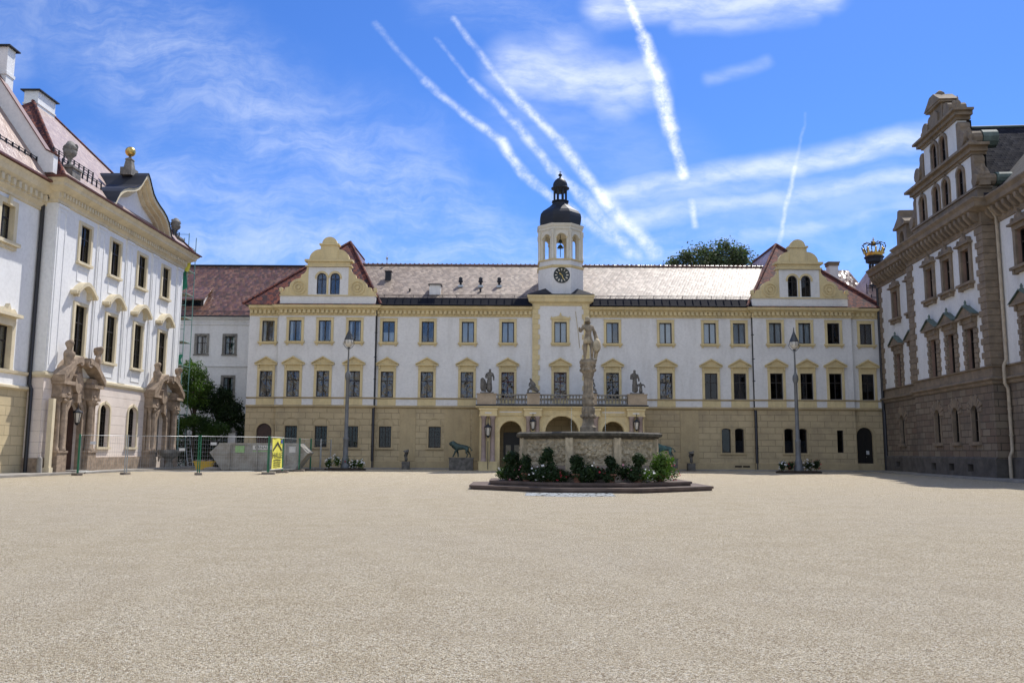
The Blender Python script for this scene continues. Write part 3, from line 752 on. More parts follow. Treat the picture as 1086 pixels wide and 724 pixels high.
# downpipes
for px, y in ((396.6, -.12), (799.4, -.12), (935.4, -.12)):
    mb = MB(); x = X(px, 410)+(.05 if px < 500 else 0)
    if px > 930: x = xf-.12
    mb.tube([(x, y-.25, 13.1), (x, y-.1, 12.7), (x, y-.1, 5.0), (x, y-.2, 4.8), (x, y-.2, .1)], .12, 8)
    for z in (11, 9, 7.2, 3.5, 1.8): mb.lathe([(.15, 0), (.15, .08)], x, y-.1 if z > 5 else y-.2, z, 8)
    mb.build('downpipe', 'pipe', B)

# ------------------------------------------------------------ clock tower
TX, TY, TA = 4.12, 2.3, 1.885
def TZ(py, Y=YM+.4): return onY(594.6, py, Y)[1]
def octa(mb, prof, m=0, smooth=False, cz=0): mb.lathe([(r/cos(pi/8), z) for r, z in prof], TX, TY, cz, 8, m, smooth, .5)
z1, z2, z3, z4 = TZ(280.5), TZ(273.8), TZ(243), TZ(236.4)
mb = MB(); octa(mb, [(TA, 14.1), (TA, z1-.25)], 0)
octa(mb, [(TA+.005, z1-.25), (TA+.07, z1-.15), (TA+.09, z1-.02), (TA-.02, z1)], 1)
octa(mb, [(TA-.08, z1), (TA-.08, z2-.1)], 0); octa(mb, [(TA+.02, z2-.1), (TA+.04, z2), (TA-.3, z2+.01)], 1)
tower = mb.build('clock_tower', ['whiteT', 'ochreT'], B)
mb = MB(); octa(mb, [(TA-.1, z3+.0), (TA-.02, z3+.12), (TA-.04, z3+.22), (TA+.05, z3+.36), (TA+.1, z4), (.6, z4+.05)], 0); mb.build('belfry_cornice', 'creamT', tower)
# open arcade: eight piers with round arches between
mb = MB(); Rc = (TA-.12)/cos(pi/8)
for k in range(8):
    a0 = 2*pi*(k+.5)/8-pi/8*0; 
    c0 = Vector((TX+Rc*cos(2*pi*(k+.5)/8), TY+Rc*sin(2*pi*(k+.5)/8), 0)); c1 = Vector((TX+Rc*cos(2*pi*(k+1.5)/8), TY+Rc*sin(2*pi*(k+1.5)/8), 0))
    u = (c1-c0).normalized(); nrm = Vector((u.y, -u.x, 0)); L = (c1-c0).length; th = .3; ow = .84; r = ow/2; zt = z3-.28; zb = z2+.0; sp = zt-r
    def P(s, d, z): q = c0+u*s-nrm*d; return (q.x, q.y, z)
    a, b = (L-ow)/2, (L+ow)/2
    for (s0, s1) in ((0, a), (b, L)):
        v = [P(s0, 0, zb), P(s1, 0, zb), P(s1, th, zb), P(s0, th, zb), P(s0, 0, z3), P(s1, 0, z3), P(s1, th, z3), P(s0, th, z3)]
        mb.add(v, [(0, 1, 5, 4), (1, 2, 6, 5), (2, 3, 7, 6), (3, 0, 4, 7)])
    N = 10; arc = [(L/2-r*cos(pi*i/N), sp+r*sin(pi*i/N)) for i in range(N+1)]
    for i in range(N):
        (s0, w0), (s1, w1) = arc[i], arc[i+1]
        mb.add([P(s0, 0, w0), P(s1, 0, w1), P(s1, 0, z3), P(s0, 0, z3), P(s0, th, w0), P(s1, th, w1), P(s1, th, z3), P(s0, th, z3)], [(0, 1, 2, 3), (5, 4, 7, 6), (0, 4, 5, 1)])
    for s0 in (a-.06, b-.04): mb.add([P(s0, -.06, sp), P(s0+.1, -.06, sp), P(s0+.1, -.06, sp+.12), P(s0, -.06, sp+.12), P(s0, .05, sp), P(s0+.1, .05, sp), P(s0+.1, .05, sp+.12), P(s0, .05, sp+.12)], [(0, 1, 2, 3), (0, 4, 5, 1), (3, 2, 6, 7), (0, 3, 7, 4), (1, 5, 6, 2)], 1)
mb.build('belfry_arcade', ['creamT', 'ochreT'], tower)
for k in range(8):
    mb = MB(); a = 2*pi*(k+.5)/8; mb.lathe([(.14, z2), (.14, z2+.2), (.1, z2+.24), (.1, z3-.5), (.15, z3-.42), (.15, z3)], TX+(TA-.06)/cos(pi/8)*.985*cos(a), TY+(TA-.06)/cos(pi/8)*.985*sin(a), 0, 10)
    mb.build('belfry_column', 'creamT', tower)
# bells
mb = MB(); bz = TZ(262, YM+2.3)
for zz, r in ((bz-.1, .3), (bz+.38, .22)): mb.lathe([(r, zz), (r*.8, zz+.06), (r*.6, zz+.2), (r*.3, zz+.28), (.02, zz+.3)], TX, TY, 0, 14)
mb.tube([(TX, TY, bz-.9), (TX, TY, z3+.3)], .035, 6); mb.build('bell', 'bronze', tower)
# onion dome and little lantern
k = lambda py: TZ(py, YM+2.3)
mb = MB(); d0 = z4+.02
mb.lathe([(1.64/cos(pi/8), d0), (1.68/cos(pi/8), d0+.12), (1.74/cos(pi/8), d0+.5), (1.76/cos(pi/8), d0+.8), (1.70/cos(pi/8), d0+1.1), (1.5/cos(pi/8), d0+1.38), (1.18/cos(pi/8), d0+1.62), (.9/cos(pi/8), d0+1.85), (.74, d0+2.1), (.68, d0+2.27), (.78, d0+2.32), (.78, d0+2.4), (.3, d0+2.42)], TX, TY, 0, 8, 0, False, .5)
zl = d0+2.42; zl2 = zl+1.0
for q in range(8):
    a = 2*pi*(q+.5)/8; mb.tube([(TX+.54*cos(a), TY+.54*sin(a), zl-.02), (TX+.54*cos(a), TY+.54*sin(a), zl2)], .09, 6)
mb.lathe([(.5, zl2-.2), (.58, zl2-.2), (.58, zl2), (.78, zl2+.08), (.8, zl2+.17), (.6, zl2+.22), (.64, zl2+.4), (.6, zl2+.62), (.46, zl2+.85), (.26, zl2+1.02), (.1, zl2+1.1), (.06, zl2+1.2), (.16, zl2+1.28), (.18, zl2+1.36), (.1, zl2+1.46), (.03, zl2+1.5), (.02, zl2+1.72)], TX, TY, 0, 16)
mb.box(TX-.13, TX+.13, TY-.015, TY+.015, zl2+1.6, zl2+1.63)
mb.build('onion_dome', 'metal', tower)
# small dark hipped roof round the foot
mb = MB(); q = [(xt0-.4, -.6), (xt1+.4, -.6), (xt1+.4, 5.4), (xt0-.4, 5.4)]; zb = 14.27
R8 = TA/cos(pi/8); oc = [(TX+R8*cos(2*pi*(j+.5)/8), TY+R8*sin(2*pi*(j+.5)/8)) for j in range(8)]
pt = lambda j: oc[j % 8]
zz = [14.98]*8
for (bi, j0, j1) in ((0, 4, 5), (1, 6, 7), (2, 0, 1), (3, 2, 3)):
    mb.quad((*q[bi], zb), (*pt(j1), 14.55), (*pt(j0), 14.55)); 
    m_ = ((pt(j0)[0]+pt(j1)[0])/2, (pt(j0)[1]+pt(j1)[1])/2)
    mb.quad((*q[bi], zb), (*pt(j0), 14.5), (m_[0], m_[1], 15.05)); mb.quad((*q[bi], zb), (m_[0], m_[1], 15.05), (*pt(j1), 14.5))
for (b0, b1, j0, j1) in ((0, 1, 5, 6), (1, 2, 7, 8), (2, 3, 1, 2), (3, 0, 3, 4)): mb.quad((*q[b0], zb), (*q[b1], zb), (*pt(j1), 14.5), (*pt(j0), 14.5))
mb.box(xt0, xt1, 0, 4.9, 13.3, 14.27)
mb.build('tower_foot_roof', 'metal', tower)
# clock
cz = TZ(291.7); cy = TY-TA
clk = MB().lathe([(.001, 0), (.66, 0), (.68, .04), (.62, .09), (.60, .05), (.001, .05)], 0, 0, 0, 40).build('clock_face', 'clockD', tower)
clk.rotation_euler = (pi/2, 0, 0); clk.location = (TX, cy-.0, cz)
for h in range(12):
    mb = MB()
    a = pi/2-2*pi*h/12; ca, sa = cos(a), sin(a); w = [.03, .022, .035, .045, .04, .03, .04, .05, .05, .04, .03, .035][h]
    r0, r1 = .38, .57
    mb.add([(r0*ca-w*sa, r0*sa+w*ca, .06), (r0*ca+w*sa, r0*sa-w*ca, .06), (r1*ca+w*sa*1.2, r1*sa-w*1.2*ca, .06), (r1*ca-w*1.2*sa, r1*sa+w*1.2*ca, .06)], [(0, 1, 2, 3)]); mb.build('hour_mark', 'creamT', clk)

def hand(a, L, w):
    a = radians(90-a); ca, sa = cos(a), sin(a)
    return MB().add([(-.1*ca-w*sa, -.1*sa+w*ca, .08), (-.1*ca+w*sa, -.1*sa-w*ca, .08), (L*.75*ca+w*1.6*sa, L*.75*sa-w*1.6*ca, .08), (L*ca, L*sa, .08), (L*.75*ca-w*1.6*sa, L*.75*sa+w*1.6*ca, .08)], [(0, 1, 2, 3, 4)])
hand(310, .3, .025).build('hour_hand', 'gold', clk); hand(157, .46, .018).build('minute_hand', 'gold', clk)

# ------------------------------------------------------------ entrance porch with balcony
PD = 3.7
def XP(px, py=460): return ML.px(px, py, PD)[0]
def ZP(py, px=560): return ML.px(px, py, PD)[1]
p0, p1 = XP(509), XP(683); pc = (p0+p1)/2
zs = ZP(430.5); zt = ZP(418)
al = (XP(541.7), XP(553.4)-XP(530), 0.12, ZP(446.4)-0, 1)
arr = [al, (pc, XP(613.5)-XP(578), .12, ZP(440.8), 1), (2*pc-al[0], al[1], .12, al[3], 1)]
mb = MB(); y0 = -PD
mb.wall(p0, p1, 0, zs-.3, y0, arr, .6, 0); mb.wall(p0, p1, .0, zs-.3, y0+.6, arr, .001, 0)
mb.box(p0, p0+.6, y0+.6, 0, 0, zs-.3); mb.box(p1-.6, p1, y0+.6, 0, 0, zs-.3); mb.quad((p0, y0+.6, 0), (p0, y0, 0), (p0, y0, zs-.3), (p0, y0+.6, zs-.3)); mb.quad((p1, y0, 0), (p1, y0+.6, 0), (p1, y0+.6, zs-.3), (p1, y0, zs-.3))
mb.box(p0, p1, y0, -.21, zs-.3, zs-.28, 1)
mb.box(p0, p1, y0-.05, -.1, 0, .12, 2)
mb.build('porch_wall', ['ochre', 'ochre', 'step'], B)
mb = MB()
mb.sweep([(p0, -.0), (p0, y0), (p1, y0), (p1, 0)], [(0, zs-.3), (.1, zs-.27), (.18, zs-.17), (.34, zs-.1), (.36, zs-.02), (0, zs-.0)])
mb.sweep([(p0, -.0), (p0, y0), (p1, y0), (p1, 0)], [(0, zs-.78), (.05, zs-.76), (.08, zs-.7), (0, zs-.66)])
for c in arr:                                # moulded arch heads
    r = c[1]/2; zc = c[3]-r
    P = [(c[0]+(r+.28)*cos(pi*k/16), zc+(r+.28)*sin(pi*k/16)) for k in range(17)]; Q = [(c[0]+(r+.04)*cos(pi*k/16), zc+(r+.04)*sin(pi*k/16)) for k in range(17)]
    mb.prism(P+Q[::-1], y0-.07, y0)
mb.build('porch_cornice', 'ochre', B)
mb = MB().box(p0-.34, p1+.34, y0-.34, 0, zs, zs+.1); mb.build('balcony_slab', 'metal', B)
mb = MB()
pcol = [(XP(517.8), 2), (XP(565), 2), (2*pc-XP(565), 2), (2*pc-XP(517.8), 2)]
ztc = ZP(443); zbc = ZP(490.2)
for x, n in pcol:
    mb = MB()
    mb.box(x-.72, x+.72, y0-.42, y0, 0.0, zbc); mb.box(x-.76, x+.76, y0-.46, y0, zbc, zbc+.07)
    mb.box(x-.66, x+.66, y0-.06, y0, zbc+.07, ztc+.12)
    mb.box(x-.7, x+.7, y0-.42, y0, ztc+.12, ztc+.24); mb.box(x-.66, x+.66, y0-.36, y0, ztc+.24, zs-.3)
    mb.box(x-.25, x+.25, y0-.38, y0-.36, ztc+.32, zs-.5, 1); mb.box(x-.72, x+.72, y0-.44, y0, zs-.32, zs-.18)
    pr = mb.build('porch_pier', ['ochre', 'white'], B)
    for s in (-.34, .34):
        MB().lathe([(.24, zbc+.07), (.24, zbc+.15), (.2, zbc+.2), (.185, zbc+.3), (.165, ztc-.15), (.19, ztc-.12), (.19, ztc-.05), (.25, ztc+.05), (.25, ztc+.12)], x+s, y0-.24, 0, 14, 0).build('column', 'pinkst2', pr)
for a, b in ((pcol[0][0]+.85, pcol[1][0]-.85), (pcol[2][0]+.85, pcol[3][0]-.85)): MB().box(a, b, y0-.02, y0, ztc+.42, zs-.42).build('frieze_panel', 'white', B)
# balustrade
mb = MB(); zb = zs+.1
mb.box(p0-.2, p1+.2, y0-.2, y0+.1, zb, zb+.1); mb.box(p0-.2, p1+.2, y0-.22, y0+.12, zt-.1, zt)
for x in (p0-.2, p1+.2-.3): mb.box(x, x+.3, y0+.12, -.02, zt-.1, zt); mb.box(x, x+.3, y0+.1, -.02, zb, zb+.1)
bal = mb.build('balustrade', 'greyB', B)
posts = [(p0-.24, XP(526)), (XP(558.8), XP(572.3)), (2*pc-XP(572.3), 2*pc-XP(558.8)), (2*pc-XP(526), p1+.24)]
for a, b in posts: MB().box(a, b, y0-.26, y0+.45, zb, zt-.02).box(a-.05, b+.05, y0-.31, y0+.5, zt-.02, zt+.05).build('balustrade_post', 'tanst', B)
bprof = [(.05, 0), (.05, .04), (.035, .07), (.075, .2), (.07, .26), (.035, .42), (.05, .48), (.05, .52)]
hh = zt-.1-zb-.1; bm = tmp(MB().lathe([(r, z/.52*hh) for r, z in bprof], 0, 0, 0, 8), 'greyB')
for (a, b) in ((posts[0][1], posts[1][0]), (posts[1][1], posts[2][0]), (posts[2][1], posts[3][0])):
    n = int((b-a)/.24)
    for q in range(n): mesh_obj('baluster', bm, bal, (a+(b-a)*(q+.5)/n, y0-.05, zb+.1))
# ============================================================ LEFT BUILDING (white, sunlit)
L = thing('palace_wing', 'bright white palace building with curved pediment and gilded ball, left of the courtyard', 'building', (-27.3, 49.4, 0), LF.a)
LW = 19.1; wx = [3.45, 7.5, 11.6, 15.75]
mb = MB()
o2 = [(x, 1.24, 13.15, 15.5, 0) for x in wx]+[(x, 1.28, 7.25, 10.4, 0) for x in wx]
og = [(7.45, 1.35, 1.62, 4.45, .6), (11.55, 1.35, 1.62, 4.45, .6), (3.2, 1.7, .12, 4.3, 1), (15.95, 1.7, .9, 4.3, 1)]
mb.wall(0, LW, 0, 5.75, 0, og, .3, 0); mb.wall(0, LW, 5.75, 16.3, 0, o2, .14, 1, 2)
mb.quad((0, 1, 0), (0, 0, 0), (0, 0, 5.75), (0, 1, 5.75), m=0); mb.quad((0, 1, 5.75), (0, 0, 5.75), (0, 0, 17), (0, 1, 17), m=1)
mb.box(LW-.3, LW, .9, 12, 0, 16.3, 1); mb.quad((LW, 0, 0), (LW, .9, 0), (LW, .9, 16.3), (LW, 0, 16.3), m=1)
mb.box(.1, LW-.3, .9, 1.0, 0, 16.3, 3); mb.box(-.001, .1, .9, 1.0, 0, 17, 1)
mb.build('wall', ['pink', 'whiteL', 'cream', 'room'], L)
# near section, set back
mb = MB(); YN = .9
oN = [(-3.35, 1.2, 12.95, 15.0, 0), (-2.75, 1.3, 5.85, 8.3, 0), (-7.5, 1.2, 12.95, 15.0, 0), (-7.0, 1.3, 5.85, 8.3, 0)]
mb.wall(-14, 0, 0, 4.9, YN, [], .2, 0); mb.wall(-14, 0, 4.9, 15.7, YN, oN, .28, 1, 2); mb.box(-14, -.02, YN+.9, YN+1, 0, 16, 3)
mb.build('wall', ['rustL', 'whiteL', 'cream', 'room'], L)
mb = MB()
mb.sweep([(-14, YN), (0, YN)], [(0, 15.55), (.1, 15.6), (.1, 15.75), (.3, 15.95), (.3, 16.35), (.6, 16.6), (.7, 16.85), (.85, 17.05), (0, 17.1)])
for i in range(26): x = -13.8+i*.53; mb.box(x, x+.24, YN-.5, YN-.3, 16.05, 16.4)
mb.build('cornice', 'cream', L); mb = MB(); mb.sweep([(-14, YN), (0, YN)], [(0, 4.8), (.2, 4.88), (.2, 5.0), (0, 5.05)]); mb.sweep([(-14, YN), (0, YN)], [(0, 5.65), (.12, 5.7), (.15, 5.85), (0, 5.88)])
mb.build('string_course', 'cream', L); mb = MB()   # main cornice of the projecting front
cp = [(0, YN), (0, 0), (LW, 0), (LW, 8)]
mb.sweep(cp, [(0, 16.1), (.1, 16.15), (.1, 16.3), (.22, 16.42), (.22, 16.7), (.5, 16.85), (.75, 16.98), (.78, 17.15), (.95, 17.32), (.95, 17.38), (0, 17.42)])
for i in range(56): x = .05+i*.34; mb.box(x, x+.17, -.36, -.2, 16.46, 16.72)
mb.build('cornice', 'cream', L); mb = MB(); mb.sweep(cp, [(0, 5.62), (.06, 5.66), (.14, 5.78), (.14, 5.92), (0, 5.98)])
mb.build('string_course', 'cream', L)
mb = MB(); mb.sweep(cp, [(.9, 17.38), (1.08, 17.4), (1.1, 17.48), (.2, 17.62), (.2, 17.4)]); mb.build('gutter', 'redgut', L); mb = MB(); mb.sweep([(-14, YN), (0, YN)], [(.8, 17.08), (1.0, 17.1), (1.0, 17.2), (.1, 17.3)])
mb.build('gutter', 'redgut', L)
# pilasters with sunk panels, plinth
for x, w in ((.62, 1.1), (5.47, 1.0), (9.55, 1.0), (13.68, 1.0), (18.4, 1.1)):
    mb = MB(); mb.box(x-w/2, x+w/2, -.07, 0, 6.0, 16.08); mb.box(x-w/2+.16, x-w/2+.22, -.1, -.07, 6.4, 15.7); mb.box(x+w/2-.22, x+w/2-.16, -.1, -.07, 6.4, 15.7)
    mb.box(x-w/2+.22, x+w/2-.22, -.1, -.07, 15.64, 15.7); mb.box(x-w/2-.05, x+w/2+.05, -.13, 0, 15.9, 16.08); mb.build('pilaster', 'whiteL', L)
for x in wx:
    for z0, z1 in ((6.25, 6.95), (11.9, 12.7)):
        mb = MB(); mb.box(x-.7, x+.7, -.035, 0, z0, z0+.06); mb.box(x-.7, x+.7, -.035, 0, z1, z1+.06); mb.box(x-.7, x-.64, -.035, 0, z0+.06, z1); mb.box(x+.64, x+.7, -.035, 0, z0+.06, z1); mb.build('wall_panel', 'whiteL', L)
for a, b in ((0, .5), (6.4, 13.1), (18.9, LW)): MB().box(a, b, -.1, 0, .0, .95).build('plinth', 'sandL', L)
MB().box(-.1, 0, -.1, .9, 0, .95).build('plinth', 'sandL', L)
def surL(w, h):
    mb = MB(); t = .22
    mb.box(-w/2-t, -w/2, -.1, 0, 0, h+t); mb.box(w/2, w/2+t, -.1, 0, 0, h+t); mb.box(-w/2, w/2, -.1, 0, h, h+t); mb.box(-w/2-.3, w/2+.3, -.2, 0, -.16, 0)
    return tmp(mb, 'cream')
def surLh(w, h):
    mb = MB(); t = .22
    mb.box(-w/2-t, -w/2, -.1, 0, 0, h+t); mb.box(w/2, w/2+t, -.1, 0, 0, h+t); mb.box(-w/2, w/2, -.1, 0, h, h+t); mb.box(-w/2-.3, w/2+.3, -.2, 0, -.16, 0)
    # curled segmental hood above
    P = []; Q = []
    for i in range(21):
        u = -1+2*i/20; z = h+.95+.42*cos(u*pi*.62)-.12*abs(u)**3; x = u*1.15
        P.append((x, z+.13)); Q.append((x, z-.12))
    mb.prism(P+Q[::-1], -.5, 0)
    for s in (-1, 1): mb.prism([(s*1.15+.2*cos(a*pi/6), h+.72+.16*sin(a*pi/6)) for a in range(12)], -.46, 0); mb.box(s*.8-.1, s*.8+.1, -.3, 0, h+.5, h+.95)
    return tmp(mb, 'cream')
def surN(w, h):
    mb = MB(); t = .3
    mb.box(-w/2-t, -w/2, -.12, 0, 0, h+t); mb.box(w/2, w/2+t, -.12, 0, 0, h+t); mb.box(-w/2, w/2, -.12, 0, h, h+t); mb.box(-w/2-.5, w/2+.5, -.3, 0, -.2, 0); mb.box(-w/2-.35, w/2+.35, -.15, 0, -.42, -.2)
    mb.box(-.12, .12, -.25, -.12, h-.05, h+.45); return tmp(mb, 'cream')
def surNh(w, h):
    mb = MB(); t = .3
    mb.box(-w/2-t, -w/2, -.12, 0, 0, h+t); mb.box(w/2, w/2+t, -.12, 0, 0, h+t); mb.box(-w/2, w/2, -.12, 0, h, h+t)
    mb.box(-w/2-.5, w/2+.5, -.4, 0, h+.5, h+.68); mb.box(-w/2-.3, w/2+.3, -.1, 0, h+t, h+.5); mb.prism([(-.8, h+.68), (-.5, h+.95), (-.2, h+.85), (0, h+1.2), (.2, h+.85), (.5, h+.95), (.8, h+.68)], -.25, 0); return tmp(mb, 'cream')
def surA(w, h):
    mb = MB(); t = .16; P = arcpts(w, h, .6); zt = h-w/2*.6; Q = [(-(w/2+t)*cos(pi*i/12), zt+(w/2*.6+t)*sin(pi*i/12)) for i in range(13)]; mb.prism(P+Q[::-1], -.08, 0)
    mb.box(-w/2-t, -w/2, -.08, 0, 0, zt); mb.box(w/2, w/2+t, -.08, 0, 0, zt); mb.box(-w/2-.25, w/2+.25, -.16, 0, -.15, 0); mb.box(-.09, .09, -.12, -.08, h+.02, h+.22); return tmp(mb, 'cream')
TB = (('v', 0, .08), ('h', .66, .08))
for x in wx:
    window(L, x, 13.15, 1.24, 2.35, 0, 0, .14, TB, 'frame', 'glassD', surL, 'L', 7 if x == 11.6 else 6)
    window(L, x, 7.25, 1.28, 3.15, 0, 0, .14, TB+(('h', .33, .03),), 'frame', 'glassD', surLh, 'Lh', 6)
for x in (7.45, 11.55): window(L, x, 1.62, 1.35, 2.83, 0, .6, .3, (('v', -.22, .02), ('v', .22, .02), ('v', 0, .03), ('h', .2, .02), ('h', .4, .02), ('h', .6, .02), ('h', .8, .02)), 'frame', 'glassD', surA, 'A')
for x, w, z, h, su in ((-3.35, 1.2, 12.95, 2.05, surN), (-7.5, 1.2, 12.95, 2.05, surN), (-2.75, 1.3, 5.85, 2.45, surNh), (-7, 1.3, 5.85, 2.45, surNh)):
    window(L, x, z, w, h, YN, 0, .28, TB, 'frame', 'glass', su, su.__name__, 2)
# curved pediment
PCX = 9.5
oc = [(0, 21.05), (.35, 20.75), (.7, 20.3), (1.1, 19.85), (1.6, 19.55), (2.2, 19.32), (2.9, 19.12), (3.5, 18.85), (3.95, 18.5), (4.3, 18.0), (4.55, 17.6), (5.3, 17.42)]
ic = [(0, 20.2), (.3, 19.95), (.65, 19.5), (1.1, 19.1), (1.6, 18.85), (2.2, 18.65), (2.8, 18.45), (3.25, 18.2), (3.6, 17.9), (3.85, 17.6), (3.95, 17.42), (4.2, 17.42)]
mb = MB(); mb.prism([(PCX+a, b) for a, b in ic]+[(PCX-a, b) for a, b in ic[::-1][:-1]], -.12, .4); ped = mb.build('pediment', 'whiteL', L)
mb = MB()
for s in (-1, 1):
    for (f, y) in ((1, -1.0), (.62, -.7), (.3, -.4)):
        for i in range(len(oc)-1):
            a, b = oc[i], oc[i+1]; c, d = ic[i], ic[i+1]
            m0 = (c[0]+(a[0]-c[0])*f, c[1]+(a[1]-c[1])*f); m1 = (d[0]+(b[0]-d[0])*f, d[1]+(b[1]-d[1])*f)
            f2 = {1: .6, .62: .28, .3: 0}[f]
            n0 = (c[0]+(a[0]-c[0])*f2, c[1]+(a[1]-c[1])*f2); n1 = (d[0]+(b[0]-d[0])*f2, d[1]+(b[1]-d[1])*f2)
            mb.prism([(PCX+s*m0[0], m0[1]), (PCX+s*m1[0], m1[1]), (PCX+s*n1[0], n1[1]), (PCX+s*n0[0], n0[1])], y, .35)
mb.build('pediment_moulding', 'cream', ped)
mb = MB()
for s in (-1, 1):
    for i in range(len(oc)-1):
        a, b = oc[i], oc[i+1]
        mb.quad((PCX+s*a[0], -1.08, a[1]+.06), (PCX+s*b[0], -1.08, b[1]+.06), (PCX+s*b[0], 3.2, b[1]+.06), (PCX+s*a[0], 3.2, a[1]+.06))
        mb.quad((PCX+s*a[0], -1.08, a[1]+.06), (PCX+s*b[0], -1.08, b[1]+.06), (PCX+s*b[0], -1.08, b[1]-.02), (PCX+s*a[0], -1.08, a[1]-.02))
mb.build('pediment_roof', 'metal', ped)
# pyramid roof, near roof, fire wall, chimneys
AP = (9.5, 6.3, 26.0); mb = MB()
e = [(-.7, -.7, 17.55), (LW+.7, -.7, 17.55), (LW+.7, 13, 17.55), (-.7, 13, 17.55)]
R0, R1 = (7.8, 6.7, 25.8), (9.8, 6.7, 25.8)
mb.quad(e[0], e[1], R1, R0, m=0); mb.quad(e[1], e[2], R1, m=0); mb.quad(e[3], e[0], R0, m=1); mb.quad(e[2], e[3], R0, R1, m=0)
r = mb.build('roof', ['tileP', 'tileR'], L)  # near face patterned and darker, its shade put into the tile colour
mb = MB(); mb.tube([e[0], R0], .13, 6); mb.tube([e[1], R1], .13, 6); mb.tube([R0, R1], .13, 6); mb.build('ridge_tiles', 'tileR', r)
for dy in (0.9, 1.5):
  for xo in (.6, 13.6):
    mb = MB(); z = 17.55+dy*1.18+.28
    for q in (0, .14): mb.tube([(xo, -.7+dy, z+q), (xo+4.8, -.7+dy, z+q)], .025, 5)
    for i in range(9): x = xo+i*.6; mb.box(x-.03, x+.03, -.7+dy-.03, -.7+dy+.05, z-.4, z+.18)
    mb.build('snow_guard', 'metal', r)
mb = MB()
for dy in ():
    z = 17.55+dy*1.18+.28
    for q in (0, .14): mb.tube([(.6, -.7+dy, z+q), (5.4, -.7+dy, z+q)], .025, 5); mb.tube([(13.6, -.7+dy, z+q), (18.4, -.7+dy, z+q)], .025, 5)
    for i in range(9): x = .6+i*.6; mb.box(x-.03, x+.03, -.7+dy-.03, -.7+dy+.05, z-.4, z+.18); mb.box(x+13-.03, x+13+.03, -.7+dy-.03, -.7+dy+.05, z-.4, z+.18)
for i in range(18): x = -10.6+i*.6; z = 17.2+.75*1.45; mb.box(x-.03, x+.03, YN-.1, YN, z-.4, z+.3)
mb.tube([(-10.8, YN-.05, z+.12), (-.9, YN-.05, z+.12)], .025, 5); mb.tube([(-10.8, YN-.05, z+.26), (-.9, YN-.05, z+.26)], .025, 5)
mb.build('snow_guard', 'metal', r)
mb = MB(); mb.quad((-14, YN-.9, 17.15), (-.5, YN-.9, 17.15), (-.5, 6.4, 26.0), (-14, 6.4, 26.0)); mb.quad((-.5, 6.4, 26.0), (-14, 6.4, 26.0), (-14, 13, 17.1), (-.5, 13, 17.1))
mb.build('roof', 'tileP', L)
mb = MB(); W = [(-.15, 17.65), (-.15, 18.75), (.35, 19.0), (6.4, 27.6), (6.4, 25.2), (.9, 17.65)]
mb.add([(-1.0, y, z) for y, z in W]+[(-.55, y, z) for y, z in W], [(0, 1, 2, 3, 4, 5), (11, 10, 9, 8, 7, 6)]+[(i, i+6, (i+1) % 6+6, (i+1) % 6) for i in range(6)])
mb.build('fire_wall', 'whiteL', L)
mb = MB(); W2 = [(-.25, 18.76), (.3, 19.02), (6.4, 27.7), (6.4, 27.62), (.35, 18.99), (-.2, 18.7)]
mb.add([(-1.08, y, z+.04) for y, z in W2]+[(-.47, y, z+.04) for y, z in W2], [(0, 1, 2, 3, 4, 5), (11, 10, 9, 8, 7, 6)]+[(i, i+6, (i+1) % 6+6, (i+1) % 6) for i in range(6)])
mb.build('fire_wall_coping', 'redgut', L)
for (x0, x1, y0, y1, z0, z1) in ((7.7, 9.9, 6.3, 7.3, 24.0, 26.5), (-.7, .05, 3.3, 4.1, 21, 25.6)):
    c = MB().box(x0, x1, y0, y1, z0, z1).box(x0-.06, x1+.06, y0-.06, y1+.06, z0+(z1-z0)*.62, z0+(z1-z0)*.66).build('chimney', 'whiteL', L)
    mb = MB().box(x0-.2, x1+.2, y0-.2, y1+.2, z1, z1+.08); xm, ym = (x0+x1)/2, (y0+y1)/2
    mb.add([(x0-.2, y0-.2, z1+.08), (x1+.2, y0-.2, z1+.08), (x1+.2, y1+.2, z1+.08), (x0-.2, y1+.2, z1+.08), (xm, ym, z1+.32)], [(0, 1, 4), (1, 2, 4), (2, 3, 4), (3, 0, 4)]); mb.build('chimney_cap', 'metal', c)
mb = MB(); mb.tube([(-.16, YN-.5, 16.9), (-.16, YN-.16, 16.3), (-.16, YN-.16, 5.2), (-.16, YN-.3, 4.9), (-.16, YN-.3, .1)], .11, 8); mb.lathe([(.2, 16.3), (.24, 16.9)], -.16, YN-.3, 0, 8)
mb.build('downpipe', 'pipe', L)
